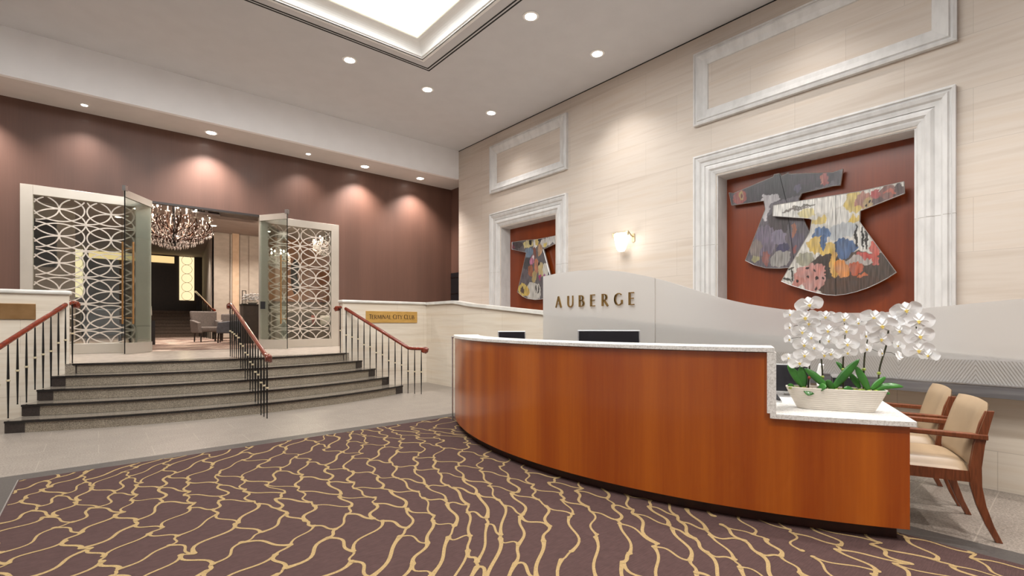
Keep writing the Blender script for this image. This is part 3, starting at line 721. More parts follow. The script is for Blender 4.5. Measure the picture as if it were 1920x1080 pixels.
# ------------------------------------------------------------------ chairs for visitors
def armchair(loc, rz, label):
    t_ = thing('visitor_chair', label, 'chair', loc, rz, 'wooden armchairs at the low counter')
    W = .255
    for s_ in (-1, 1):
        # rear post with sabre leg, swept along a curve, leaning back above the seat
        prof = [(-.36, 0), (-.315, .10), (-.275, .22), (-.25, .34), (-.245, .46), (-.262, .60), (-.292, .74), (-.315, .82)]
        mb_ = MB(); wid = [.017, .02, .024, .029, .032, .030, .027, .022]
        rg = []
        for (y, z), q in zip(prof, wid):
            rg.append([(s_*W-.013, y-q, z), (s_*W+.013, y-q, z), (s_*W+.013, y+q, z), (s_*W-.013, y+q, z)])
        for i in range(len(rg)-1):
            for k in range(4): mb_.quad(rg[i][k], rg[i][(k+1) % 4], rg[i+1][(k+1) % 4], rg[i+1][k])
        mb_.add(rg[0], [(0, 1, 2, 3)]); mb_.add(rg[-1], [(0, 1, 2, 3)])
        mb_.build('rear_leg', M['chair_wood'], t_, local=True, bevel=.003)
        mb_ = MB(); rg = []
        for y, z, q in ((.275, 0, .014), (.255, .2, .018), (.245, .44, .023), (.235, .655, .019)):
            rg.append([(s_*W-.013, y-q, z), (s_*W+.013, y-q, z), (s_*W+.013, y+q, z), (s_*W-.013, y+q, z)])
        for i in range(len(rg)-1):
            for k in range(4): mb_.quad(rg[i][k], rg[i][(k+1) % 4], rg[i+1][(k+1) % 4], rg[i+1][k])
        mb_.add(rg[0], [(0, 1, 2, 3)]); mb_.add(rg[-1], [(0, 1, 2, 3)])
        mb_.build('front_leg', M['chair_wood'], t_, local=True, bevel=.003)
        mb_ = MB()
        x0, x1 = (s_*W-.026, s_*W+.026)
        mb_.hexa([(x0, -.305, .635), (x1, -.305, .635), (x1, .29, .652), (x0, .29, .652)], [(x0, -.305, .67), (x1, -.305, .67), (x1, .29, .68), (x0, .29, .68)])
        mb_.build('armrest', M['chair_wood'], t_, local=True, bevel=.006)
    MB().box(-W+.01, W-.01, .23, .255, .36, .43).box(-W+.01, W-.01, -.26, -.235, .36, .43).box(-W-.008, -W+.015, -.24, .24, .36, .43).box(W-.015, W+.008, -.24, .24, .36, .43).build('seat_rail', M['chair_wood'], t_, local=True)
    # cushion: rounded grid
    mb_ = MB(); n_ = 12; g = []
    for j in range(n_+1):
        for i in range(n_+1):
            u_, v_ = i/n_*2-1, j/n_*2-1
            e = (1-abs(u_)**5)*(1-abs(v_)**5)
            g.append((u_*(W+.004), v_*.25+.0, .425+.075*max(0, e)**.45))
    mb_.add(g, [(j*(n_+1)+i, j*(n_+1)+i+1, (j+1)*(n_+1)+i+1, (j+1)*(n_+1)+i) for j in range(n_) for i in range(n_)])
    ed = [i for i in range(n_+1)]+[j*(n_+1)+n_ for j in range(1, n_+1)]+[n_*(n_+1)+i for i in range(n_-1, -1, -1)]+[j*(n_+1) for j in range(n_-1, 0, -1)]
    mb_.add([g[i] for i in ed], [tuple(range(len(ed)))])
    mb_.build('seat_cushion', M['leather'], t_, local=True, smooth=True)
    # back pad between the posts, following their lean, slightly dished
    mb_ = MB(); g = []; nx_, nz_ = 12, 12
    def backy(z): return -.235-.02*((z-.46)/.14) if z < .60 else -.255-.29*(z-.60)
    for face in (0, 1):
        for j in range(nz_+1):
            for i in range(nx_+1):
                u_ = i/nx_*2-1; v_ = j/nz_*2-1
                z = .662+v_*.195; e = max(0, (1-abs(u_)**6)*(1-abs(v_)**6))**.5
                y = backy(z)+.018+(.036*e if face == 0 else -.022*e)-.014*(1-u_*u_)
                g.append((u_*(W+.014), y, z+.006*v_+(.012*(1-u_*u_) if v_ > .9 else 0)))
    N1 = (nx_+1)*(nz_+1)
    for face in (0, 1):
        mb_.add(g[face*N1:(face+1)*N1], [(j*(nx_+1)+i, j*(nx_+1)+i+1, (j+1)*(nx_+1)+i+1, (j+1)*(nx_+1)+i) for j in range(nz_) for i in range(nx_)])
    mb_.build('back_cushion', M['leather'], t_, local=True, smooth=True, solid=0)
    return t_
armchair((4.38, .775, 0), math.radians(22.4), 'tan leather wooden armchair nearest the viewer, tucked against the low counter end')
armchair((5.03, 1.03, 0), math.radians(21), 'tan leather wooden armchair partly hidden behind the nearer armchair')

# ------------------------------------------------------------------ orchids in the boat shaped planter
PO = Vector((3.965, 1.165, .765)); PD = Vector((.4352, -.9003, 0)); PN = Vector((-.9003, -.4352, 0))  # PN points to the lobby side
orc = thing('orchid_planter', 'long ribbed off-white planter of white orchids standing on the low counter', 'potted plant', tuple(PO))
def pp(t_, z, n_=0.0): return Vector((3.93, 1.15, 0))+PD*t_+PN*(n_+.03)+Vector((.02, .01, z))
mb = MB(); rings = []
NS = 40
for k in range(23):
    f = k/22; z = .765+.153*f
    hl = .225+(.302-.225)*f**.9; hw = .058+(.088-.058)*f
    rib = .0018*math.sin(k*PI) + (.0022 if k % 2 else 0)
    rg = []
    for q in range(NS):
        a = 2*PI*q/NS; c1, s1 = math.cos(a), math.sin(a)
        ex = abs(c1)**.55*(1 if c1 > 0 else -1); ey = abs(s1)**.75*(1 if s1 > 0 else -1)
        rg.append(pp(.016+ex*(hl+rib), z, ey*(hw+rib)))
    rings.append(rg)
inner = [[pp(.016+(Vector(p)-pp(.016, p.z)).dot(PD)*.965, p.z, (Vector(p)-pp(.016, p.z)).dot(PN)*.90) for p in rings[-1]], [pp(.016+(Vector(p)-pp(.016, p.z)).dot(PD)*.95, p.z-.03, (Vector(p)-pp(.016, p.z)).dot(PN)*.86) for p in rings[-1]]]
allr = rings+inner
for i in range(len(allr)-1):
    for q in range(NS): mb.quad(allr[i][q], allr[i][(q+1) % NS], allr[i+1][(q+1) % NS], allr[i+1][q])
mb.add(rings[0], [tuple(range(NS))])
mb.build('planter', M['planter'], orc)
so = inner[1]; mb = MB(); mb.add([p+Vector((0, 0, .012)) for p in so], [tuple(range(NS))])
for q in range(60):
    t0, n0 = random.uniform(-.25, .28), random.uniform(-.055, .055); c0 = pp(t0, .902+random.uniform(-.004, .006), n0); r_ = random.uniform(.008, .014)
    mb.lathe([(0, -r_*.6), (r_, -r_*.2), (r_, r_*.3), (0, r_*.7)], tuple(c0), 6)
mb.build('bark', M['soil'], orc, kind='stuff')
mb = MB()
for q in range(26):
    t0 = random.choice([-.24, -.2, .05, .16, .18, .26, -.02])+random.uniform(-.03, .03); c0 = pp(t0, .908, random.uniform(-.02, .07)); r_ = random.uniform(.010, .02)
    mb.lathe([(0, -r_*.5), (r_, 0), (r_*.7, r_*.5), (0, r_*.7)], tuple(c0), 7)
mb.build('moss', M['moss'], orc, kind='stuff')
FL = [(-0.145,1.504,0.164,0,1),(-0.168,1.413,0.165,0,1),(-0.266,1.436,0.105,-60,1),(-0.142,1.37,0.13,10,1),(-0.183,1.309,0.13,0,1),(-0.131,1.271,0.112,20,1),(-0.175,1.218,0.13,0,1),(-0.112,1.198,0.103,20,1),(-0.172,1.144,0.13,0,1),(-0.202,1.087,0.131,0,1),(-0.274,1.124,0.097,-40,1),(-0.27,1.344,0.097,-75,1),(-0.27,1.256,0.097,-75,1),(-0.039,1.417,0.128,10,2),(-0.031,1.319,0.128,0,2),(-0.024,1.251,0.111,60,2),(-0.05,1.148,0.128,-5,2),(-0.006,1.157,0.111,35,2),(0.066,1.4,0.135,0,3),(0.076,1.319,0.131,0,3),(0.083,1.227,0.126,0,3),(0.087,1.168,0.109,15,3),(0.15,1.374,0.1,-20,4),(0.236,1.411,0.149,0,4),(0.277,1.354,0.165,0,4),(0.28,1.263,0.14,0,4),(0.185,1.287,0.108,-60,4),(0.185,1.199,0.108,-60,4),(0.27,1.172,0.091,-70,4),(0.347,1.386,0.114,45,5),(0.373,1.321,0.114,60,5),(0.37,1.15,0.098,150,5),(0.367,1.224,0.09,80,5),(0.413,1.459,0.162,0,5),(0.474,1.386,0.161,0,5),(0.484,1.286,0.16,0,5),(0.48,1.193,0.16,0,5),(0.528,1.163,0.12,60,5)]
ST = {1:[(-0.142,0.90),(-0.134,1.085),(-0.138,1.344),(-0.134,1.5)],2:[(-0.05,0.90),(-0.053,1.045),(-0.068,1.259),(-0.064,1.439)],3:[(0.069,0.90),(0.069,1.125),(0.08,1.303),(0.069,1.429)],4:[(0.191,0.90),(0.197,1.129),(0.219,1.287),(0.236,1.428)],5:[(0.27,0.90),(0.277,1.057),(0.317,1.231),(0.334,1.37),(0.38,1.435),(0.445,1.418),(0.48,1.33),(0.484,1.218)]}
LV = [((-0.168,0.936),(-0.274,1.071),0.0,0.059),((-0.175,0.936),(-0.19,1.061),0,0.063),((-0.028,0.948),(-0.168,1.049),0,0.055),((-0.138,0.938),(-0.16,0.867),0.1,0.072),((-0.094,0.936),(-0.05,0.934),0.11,0.059),((0.005,0.941),(0.16,1.124),0,0.055),((0.08,1.05),(0.03,1.099),-0.04,0.03),((0.212,0.939),(0.136,1.077),0,0.051),((0.209,0.939),(0.171,1.053),-0.05,0.042),((0.226,0.948),(0.307,1.009),0,0.038),((0.233,0.944),(0.406,0.945),0,0.042),((0.122,0.934),(0.058,0.922),0.05,0.038),((0.164,0.953),(0.108,1.026),-0.04,0.042),((0.26,0.933),(0.327,0.896),0.02,0.034),((-0.243,0.915),(-0.266,0.936),0.02,0.042),((.08,1.05),(.15,1.085),-.02,.035),((.0,.93),(-.04,.975),.04,.045)]
# stems: smoothed polylines
def smooth_path(pts, n_=6):
    out_ = []
    P = [pts[0]]+list(pts)+[pts[-1]]
    for i in range(1, len(P)-2):
        for k in range(n_):
            t_ = k/n_; p0, p1, p2, p3 = (Vector(P[i-1]), Vector(P[i]), Vector(P[i+1]), Vector(P[i+2]))
            out_.append(.5*((2*p1)+(-p0+p2)*t_+(2*p0-5*p1+4*p2-p3)*t_*t_+(-p0+3*p1-3*p2+p3)*t_**3))
    out_.append(Vector(P[-2])); return out_
stems = {}
for s_, pts in ST.items():
    path = smooth_path([pp(a, z, -.028+(.012 if s_ % 2 else -.012)) for a, z in pts])
    stems[s_] = MB().tube(path, [.0055]*(len(path)//2)+[.0038]*(len(path)-len(path)//2), 7).build('flower_stem', M['stem'], orc, smooth=True)
    c0 = path[len(path)//4 if s_ != 5 else 5]
    MB().lathe([(.002, -.012), (.012, -.004), (.012, .006), (.002, .014)], tuple(c0), 7).build('stem_clip', M['bud'], stems[s_])
    stems[s_]['path'] = 0
    stems[(s_, 'p')] = path
# one flower mesh set (local, facing +Y, width 1)
def petal_mesh():
    mb_ = MB()
    def petal(ang, ln, wd, cup, pinch=.25):
        n_ = 7; vs_ = []
        for i in range(n_+1):
            f = i/n_; r_ = ln*f
            w_ = wd*(math.sin(PI*min(1, (f*.93+.04)))**.62)*(pinch+(1-pinch)*min(1, f*2.2))
            for k in (-1, -.5, 0, .5, 1):
                x, z = w_*k, r_
                y = -.10*f*f*cup+.05*(k*k)*cup*(1-f*.3)+.015*math.sin(6*f+k*3)
                vs_.append((x*math.cos(ang)+z*math.sin(ang), y+.02, -x*math.sin(ang)+z*math.cos(ang)))
        mb_.add(vs_, [(i*5+k, i*5+k+1, (i+1)*5+k+1, (i+1)*5+k) for i in range(n_) for k in range(4)])
    for a in (0, 2.25, -2.25): petal(a, .38, .17, 1.3, .7)
    for a in (1.40, -1.40): petal(a, .50, .37, .6, .55)
    return mb_
pm = petal_mesh().build('flower', M['petal'], None, smooth=True); pm.modifiers.new('sub', 'SUBSURF').render_levels = 1
lmb = MB(); lmb.lathe([(0, -.05), (.035, -.03), (.045, .01), (.02, .05), (0, .06)], (0, .05, -.02), 8)
lmb.tube([(0, .04, -.03), (.0, .10, -.09), (0, .07, -.14)], [.03, .04, .01], 6)
lmb.tube([(0, .05, -.03), (.05, .09, -.02), (.05, .08, .03)], [.02, .022, .005], 6); lmb.tube([(0, .05, -.03), (-.05, .09, -.02), (-.05, .08, .03)], [.02, .022, .005], 6)
lm = lmb.build('lip', M['lip'], None, smooth=True)
first = True
base_ang = math.atan2(-PN.x, PN.y)
for (t0, z0, wd, yaw, s_) in FL:
    fo = pm if first else pm.copy(); lo_ = lm if first else lm.copy()
    if not first: COL.objects.link(fo); COL.objects.link(lo_)
    first = False
    rr = random.Random(int(t0*1000)+int(z0*1000))
    pos = pp(t0, z0, .012+rr.uniform(-.006, .03)+(.02 if abs(yaw) > 50 else 0))
    fo.parent = stems[s_]; fo.location = pos-PO
    fo.rotation_euler = (math.radians(-14+rr.uniform(-8, 8)), math.radians(rr.uniform(-12, 12)), base_ang+math.radians(-yaw*.8+rr.uniform(-8, 8)))
    fo.scale = (wd*1.12, wd, wd*.84)
    lo_.parent = fo; lo_.location = (0, 0, 0)
for s_ in (1, 2, 3, 4, 5): stems[s_].location = (0, 0, 0); del stems[s_]['path']
# pedicels: thin stalk from the stem to each bloom, one piece per stem
for s_ in (1, 2, 3, 4, 5):
    mb = MB()
    for (t0, z0, wd, yaw, q) in FL:
        if q != s_: continue
        pos = pp(t0, z0, .008); near = min(stems[(s_, 'p')], key=lambda v_: (v_-pos).length)
        mid = (pos+near)/2+Vector((0, 0, .012))
        mb.tube([near, mid, pos], .0018, 5)
    mb.build('pedicels', M['stem'], stems[s_], kind='stuff')
def leaf_mesh(a, b_, out_, wd):
    """a base, b tip as (t, z); out_ = distance in front of the axis at the tip"""
    mb_ = MB(); n_ = 14
    p0 = pp(a[0], a[1]-.03, 0.005+out_*.35); p1 = pp(b_[0], b_[1], out_)
    ln = (p1-p0).length; updn = Vector((0, 0, 1))
    midp = (p0+p1)/2+updn*(ln*.20 if b_[1] < a[1]+.06 else ln*.05)
    dirv = (p1-p0).normalized(); sdv = dirv.cross(PN+updn*.5).normalized()
    vs_ = []
    for i in range(n_+1):
        f = i/n_; c0 = p0*(1-f)**2+midp*2*f*(1-f)+p1*f*f
        w_ = wd*.5*(math.sin(PI*min(1, .08+f*.92))**.6)
        nrm_ = dirv.cross(sdv).normalized()
        for k in (-1, -.5, 0, .5, 1): vs_.append(c0+sdv*w_*k+nrm_*(-.12*w_*(1-abs(k)))*1.6)
    mb_.add(vs_, [(i*5+k, i*5+k+1, (i+1)*5+k+1, (i+1)*5+k) for i in range(n_) for k in range(4)])
    return mb_
for a, b_, out_, wd in LV:
    leaf_mesh(a, b_, out_, wd).build('leaf', M['leaf'], orc, smooth=True, solid=.0022)
MB().lathe([(0, -.012), (.009, -.004), (.009, .005), (0, .012)], tuple(pp(-.142, .985, .03)), 8).build('red_clip', M['red_fabric'], orc)

# ------------------------------------------------------------------ painted robe panels in the niches
PA = [(2.87,3.15,0.419,0.137,'e6e2da'),(2.74,3.04,0.123,0.068,'d8c98a'),(2.46,3.12,0.173,0.132,'ddd8d0'),(2.9,3.13,0.189,0.023,'8a8078'),(2.78,3.17,0.165,0.02,'7f766c'),(2.13,3.1,0.099,0.18,'d3b64e'),(2.33,3.18,0.112,0.108,'e0dcd4'),(2.16,2.85,0.108,0.053,'d6b545'),(2.58,2.9,0.118,0.055,'d8bb58'),(2.33,2.9,0.159,0.13,'d8d4cc'),(2.28,2.7,0.203,0.128,'b4b8bc'),(2.74,2.68,0.102,0.203,'dcd8d0'),(2.53,2.69,0.113,0.111,'5575a5'),(2.29,2.44,0.213,0.133,'4d6792'),(2.6,2.55,0.123,0.111,'d6b24a'),(2.45,2.42,0.105,0.154,'d9b23c'),(2.51,2.56,0.034,0.11,'46638f'),(2.48,2.2,0.222,0.198,'4a3d35'),(2.01,2.08,0.401,0.293,'5a4a40'),(2.2,1.9,0.4,0.192,'5d463a'),(2.11,2.25,0.232,0.067,'b4a8a0'),(2.37,2.23,0.056,0.174,'e0a832'),(2.27,2.17,0.083,0.128,'e08a2a'),(2.11,2.15,0.08,0.085,'c0582f'),(2.02,2.05,0.061,0.03,'d06a30'),(1.97,2.32,0.138,0.042,'c84a3e'),(1.88,2.4,0.047,0.144,'cf5a48'),(1.85,2.24,0.03,0.061,'cf5a48'),(2.02,2.58,0.104,0.167,'d8d4cc'),(2.1,2.61,0.016,0.169,'2e2a28'),(2.02,2.58,0.016,0.167,'2e2a28'),(1.97,2.55,0.021,0.145,'3a3430'),(2.76,2.36,0.133,0.102,'a09c84'),(2.68,2.06,0.191,0.213,'c98a80'),(2.58,2.17,0.099,0.1,'cc8478'),(2.87,2.02,0.084,0.092,'c77a6a'),(2.99,2.15,0.097,0.116,'d0ccc4'),(2.96,2.22,0.077,0.018,'4a463e'),(2.93,2.14,0.017,0.092,'4a463e'),(3.01,2.06,0.054,0.023,'4a463e'),(2.72,2.21,0.02,0.022,'3a2a28'),(2.62,2.17,0.017,0.022,'3a2a28'),(2.61,2.04,0.023,0.027,'3a2a28'),(2.73,2.08,0.018,0.02,'3a2a28'),(2.87,2.03,0.016,0.028,'3a2a28'),(2.62,1.89,0.02,0.022,'3a2a28'),(2.52,2.05,0.016,0.017,'3a2a28'),(2.01,3.1,0.104,0.115,'b07a6a'),(1.72,3.13,0.114,0.121,'8a5a50'),(1.86,3.15,0.059,0.103,'b04a48'),(1.61,3.16,0.08,0.12,'5e4a48'),(1.71,3.16,0.048,0.024,'c0583c'),(1.84,3.03,0.101,0.062,'6a5452'),(1.97,3.04,0.078,0.079,'b99a62'),(1.99,3.02,0.014,0.016,'3a2a28'),(1.94,3.07,0.014,0.016,'3a2a28')]  # pale grey ellipse over the dark lower part is a reflection painted in
PB = [(3.24,3.61,0.91,0.287,'443a40'),(3.2,3.6,0.179,0.214,'3b3336'),(3.77,3.5,0.137,0.113,'a0443a'),(3.75,3.53,0.044,0.056,'b89a50'),(3.75,3.53,0.019,0.03,'7a2a2a'),(3.29,3.38,0.16,0.067,'b8b0b4'),(3.37,3.25,0.065,0.218,'bdb5b8'),(3.17,2.98,0.156,0.214,'54484a'),(3.38,2.72,0.185,0.242,'7a6c80'),(3.15,2.74,0.111,0.118,'857a90'),(3.1,2.55,0.092,0.122,'4c4668'),(3.52,2.6,0.083,0.171,'8a7a74'),(3.37,2.43,0.046,0.121,'9a5a52'),(3.15,2.39,0.155,0.119,'a09a94'),(3.54,2.44,0.059,0.054,'a8a070'),(2.89,2.66,0.095,0.162,'6a5f72'),(2.92,2.83,0.038,0.093,'a86a50'),(2.92,2.53,0.031,0.069,'a04c48'),(2.53,3.54,0.062,0.111,'a84a42'),(2.57,3.54,0.02,0.089,'c46a52'),(2.77,3.54,0.164,0.057,'4a3a44'),(2.35,3.51,0.056,0.098,'554a50'),(2.89,3.48,0.063,0.069,'5a5068')]
PC = [(9.09,3.38,0.2,0.101,'d8c880'),(9.0,3.42,0.059,0.067,'222222'),(8.81,3.35,0.08,0.132,'e0dcd4'),(8.76,3.39,0.058,0.11,'d8bb50'),(8.66,3.42,0.07,0.054,'333333'),(8.45,3.33,0.184,0.107,'cfcac4'),(8.49,3.29,0.068,0.061,'d8c050'),(8.2,3.38,0.179,0.127,'d8d4d0'),(9.57,3.39,0.282,0.115,'4a4448'),(9.65,3.36,0.064,0.058,'8a3a50'),(9.05,3.16,0.133,0.101,'6a86a0'),(8.66,3.18,0.07,0.152,'c89a6a'),(8.84,3.15,0.071,0.132,'8a5040'),(9.09,2.89,0.167,0.179,'4a4a50'),(8.95,2.94,0.085,0.111,'c06a90'),(8.92,3.01,0.04,0.034,'e0d8d8'),(8.79,2.8,0.071,0.198,'c07850'),(8.62,2.67,0.101,0.195,'c8b070'),(8.68,2.83,0.038,0.035,'222222'),(9.22,2.54,0.237,0.203,'6a6068'),(8.99,2.68,0.099,0.134,'a8603a'),(8.86,2.52,0.081,0.154,'b8a060'),(8.66,2.5,0.051,0.065,'b03070'),(8.89,2.16,0.26,0.243,'c8c4bc'),(9.29,2.23,0.205,0.159,'d8b840'),(9.09,2.17,0.066,0.134,'d8b030'),(9.29,2.23,0.086,0.08,'6a5040'),(8.45,2.66,0.107,0.151,'d8d4c8'),(8.48,2.55,0.056,0.032,'b060a0'),(8.79,2.23,0.016,0.11,'222222'),(8.71,2.2,0.016,0.109,'222222'),(8.63,2.22,0.016,0.109,'222222')]
RA = [(3.218,3.255),(2.661,3.248),(2.351,3.242),(2.069,3.238),(1.561,3.266),(1.557,3.108),(2.052,2.962),(2.06,2.806),(1.854,2.435),(1.644,2.059),(1.744,1.985),(1.854,1.922),(1.97,1.865),(2.096,1.821),(2.22,1.792),(2.351,1.779),(2.47,1.793),(2.582,1.823),(2.72,1.87),(2.866,1.928),(2.99,1.978),(3.096,2.034),(2.691,2.76),(2.665,2.936),(2.701,2.959),(3.223,3.085)]
RB = [(3.968,3.624),(3.891,3.598),(3.243,3.733),(3.231,3.767),(3.153,3.765),(3.12,3.717),(3.022,3.741),(3.011,3.722),(2.412,3.604),(2.284,3.626),(2.318,3.395),(2.412,3.406),(2.831,3.382),(2.873,3.303),(2.81,2.993),(2.728,2.786),(2.60,2.45),(2.75,2.30),(2.936,2.249),(3.15,2.25),(3.369,2.275),(3.545,2.339),(3.691,2.427),(3.369,3.23),(3.392,3.375),(3.922,3.398)]
RC = [(9.708,3.497),(9.254,3.484),(8.727,3.449),(8.071,3.45),(8.071,3.278),(8.538,3.175),(8.308,2.551),(8.10,2.12),(8.25,2.04),(8.42,1.985),(8.585,1.965),(8.823,1.958),(9.085,1.994),(9.288,2.059),(9.495,2.183),(9.288,2.774),(9.152,3.167),(9.708,3.311)]
def robe(name, poly, paint, base, xf, label, seam, st_):
    cy = sum(p[0] for p in poly)/len(poly); cz = sum(p[1] for p in poly)/len(poly)
    t_ = thing('robe_panel', label, 'artwork', (xf+.02, cy, cz))
    bm = bmesh.new()
    vs_ = [bm.verts.new((xf-(xf+.02), y-cy, z-cz)) for y, z in poly]; bm.faces.new(vs_)
    y0, y1 = min(p[0] for p in poly)-cy, max(p[0] for p in poly)-cy; z0, z1 = min(p[1] for p in poly)-cz, max(p[1] for p in poly)-cz
    y = y0+st_
    while y < y1:
        bmesh.ops.bisect_plane(bm, geom=bm.verts[:]+bm.edges[:]+bm.faces[:], plane_co=(0, y, 0), plane_no=(0, 1, 0)); y += st_
    z = z0+st_
    while z < z1:
        bmesh.ops.bisect_plane(bm, geom=bm.verts[:]+bm.edges[:]+bm.faces[:], plane_co=(0, 0, z), plane_no=(0, 0, 1)); z += st_
    me = bpy.data.meshes.new(name); 
    lay = bm.verts.layers.float_color.new('paint')
    cols = [(a, b_, c1, d_, srgb(h_)) for a, b_, c1, d_, h_ in paint]
    for v_ in bm.verts:
        Y, Z = v_.co.y+cy, v_.co.z+cz
        wy = mnoise.noise(Vector((Y*7, Z*7, 1.3)))*.05+mnoise.noise(Vector((Y*25, Z*25, 4)))*.022
        wz = mnoise.noise(Vector((Y*7, Z*7, 8.1)))*.05+mnoise.noise(Vector((Y*25, Z*9, 9)))*.04
        c0 = srgb(base)
        for a, b_, ra, rb, cc in cols:
            k_ = min(1, 2.2*min(ra, rb)/.06)
            if ((Y+wy*k_-a)/ra)**2+((Z+wz*k_-b_)/rb)**2 < 1: c0 = cc
        s1 = .82+.5*mnoise.noise(Vector((Y*60, Z*6, 2)))
        gq = sum(c0[:3])/3; mq = .30+.3*mnoise.noise(Vector((Y*18, Z*9, 5)))
        c0 = tuple(q*(1-mq)+(gq*.8+.03)*mq for q in c0[:3])
        v_[lay] = (min(1, c0[0]*s1), min(1, c0[1]*s1), min(1, c0[2]*s1), 1)
    bm.to_mesh(me); bm.free(); me.materials.append(M['robe'])
    o_ = bpy.data.objects.new('painted_face', me); COL.objects.link(o_); o_.parent = t_
    # body board behind the face, and a pale metal edge round it
    mb_ = MB(); n_ = len(poly)
    fr = [(xf+.002, a, b_) for a, b_ in poly]; bk = [(xf+.045, a, b_) for a, b_ in poly]
    mb_.add(fr+bk, [tuple(range(n_)), tuple(range(2*n_-1, n_-1, -1))]+[(i, (i+1) % n_, n_+(i+1) % n_, n_+i) for i in range(n_)])
    mb_.build('board', M['champagne'], t_)
    mb_ = MB(); pc = poly+[poly[0]]
    for i in range(n_):
        mb_.tube([(xf-.001, *pc[i]), (xf-.001, *pc[i+1])], .0045, 4)
    mb_.build('metal_edge', M['silver'], t_)
    mb_ = MB()
    for a, b_ in seam: mb_.box(xf-.003, xf+.001, 0, 1, 0, 1) if False else mb_.tube([(xf-.001, *a), (xf-.001, *b_)], .003, 4)
    mb_.build('seam', M['black_metal'], t_)
    mb_ = MB()
    for a in (-.18, .18): mb_.box(xf+.045, 8.38, cy+a-.02, cy+a+.02, cz+.1, cz+.14)
    mb_.build('wall_bracket', M['black_metal'], t_)
robe('robe_front', RA, PA, 'cfc9be', 8.20, 'bright white, blue and yellow painted robe panel overlapping the darker one', [((2.35, 3.24), (2.35, 1.782))], .0085)
robe('robe_dark', RB, PB, '6a6068', 8.28, 'dark purple painted robe panel partly behind the bright robe', [((3.153, 3.76), (3.05, 3.30)), ((3.05, 3.30), (2.93, 2.25))], .010)
robe('robe_far', RC, PC, '6a6468', 8.25, 'multicoloured painted robe panel hanging alone in the far stone surround', [], .010)

# ------------------------------------------------------------------ wall sconce
M['champagne_gold'] = noisy('soft_brass', 'b8a684', 'c8b796', 20, .35, .7)
sc = thing('wall_sconce', 'lit brass and white glass sconce between the two stone surrounds', 'wall light', (X_R, 5.95, 3.0))
MB().lathe([(0, 0), (.06, .0), (.09, .05), (.118, .14), (.135, .25), (.14, .34), (.13, .35), (0, .35)], (X_R-.16, 5.95, 2.80), 20).build('glass_shade', M['sconce_glow'], sc, smooth=True)
MB().tube([(X_R-.19, 6.14, 3.17), (X_R-.19, 5.76, 3.17)], .014, 8).build('crossbar', M['champagne_gold'], sc, smooth=True)
MB().tube([(X_R, 6.13, 3.08), (X_R-.08, 6.13, 3.10), (X_R-.18, 6.13, 3.17)], .014, 8).tube([(X_R, 5.77, 3.08), (X_R-.08, 5.77, 3.10), (X_R-.18, 5.77, 3.17)], .014, 8).build('bracket', M['champagne_gold'], sc, smooth=True)
for y in (6.13, 5.77): MB().box(X_R-.02, X_R, y-.03, y+.03, 2.98, 3.14).build('wall_mount', M['champagne_gold'], sc)
for y in (6.13, 5.77): MB().lathe([(0, -.05), (.014, -.04), (.02, 0), (.014, .035), (0, .04)], (X_R-.19, y, 3.14), 8).build('finial', M['champagne_gold'], sc, smooth=True)
lamp('POINT', 'sconce_light', (X_R-.33, 5.95, 3.02), 14, (1, .92, .82), shadow_soft_size=.12)

# ------------------------------------------------------------------ recessed downlights
def downlight(x, y, z, r_, label, glow='lamp_lens'):
    t_ = thing('downlight', label, 'ceiling light', (x, y, z), 0, 'recessed downlights')
    MB().lathe([(r_*.80, -.001), (r_*1.18, -.001), (r_*1.18, -.008), (r_*.80, -.014)], (x, y, z), 24).build('trim_ring', M['white'], t_, smooth=True)
    MB().lathe([(0, -.0155), (r_*.82, -.0155), (r_*.82, -.0145), (0, -.0145)], (x, y, z), 24).build('lens', M[glow], t_)
lbs = ['bright ceiling downlight highest in the view, right of the luminous coffer', 'ceiling downlight close to the limestone wall above the sconce', 'ceiling downlight left of the corner of the luminous coffer', 'ceiling downlight just below the corner of the coffer slot', 'ceiling downlight nearest the small far stone panel frame']
for (x, y), lb in zip(CEIL_SPOTS, lbs): downlight(x, y, H_C, .115, lb)
for k, (x, y) in enumerate(CEIL_FILL): downlight(x, y, H_C, .115, 'ceiling fill downlight added outside the view, number'.replace(', number', '') + [' over the ramp', ' near the entrance side of the ramp', ' left of the stairs', ' over the steps', ' over the left floor', ' at the left middle', ' at the left front', ' behind the viewer', ' behind the carpet', ' over the chairs', ' above the viewer'][k])
lbs = ['small soffit downlight furthest left', 'large soffit downlight above the left glass screen and doors', 'small soffit downlight above the right glass door', 'large soffit downlight second from the stone wall', 'soffit downlight nearest the stone wall']
for (x, y, b_), lb in zip(SOFFIT_SPOTS, lbs): downlight(x, y, 5.6, .115 if b_ else .06, lb)

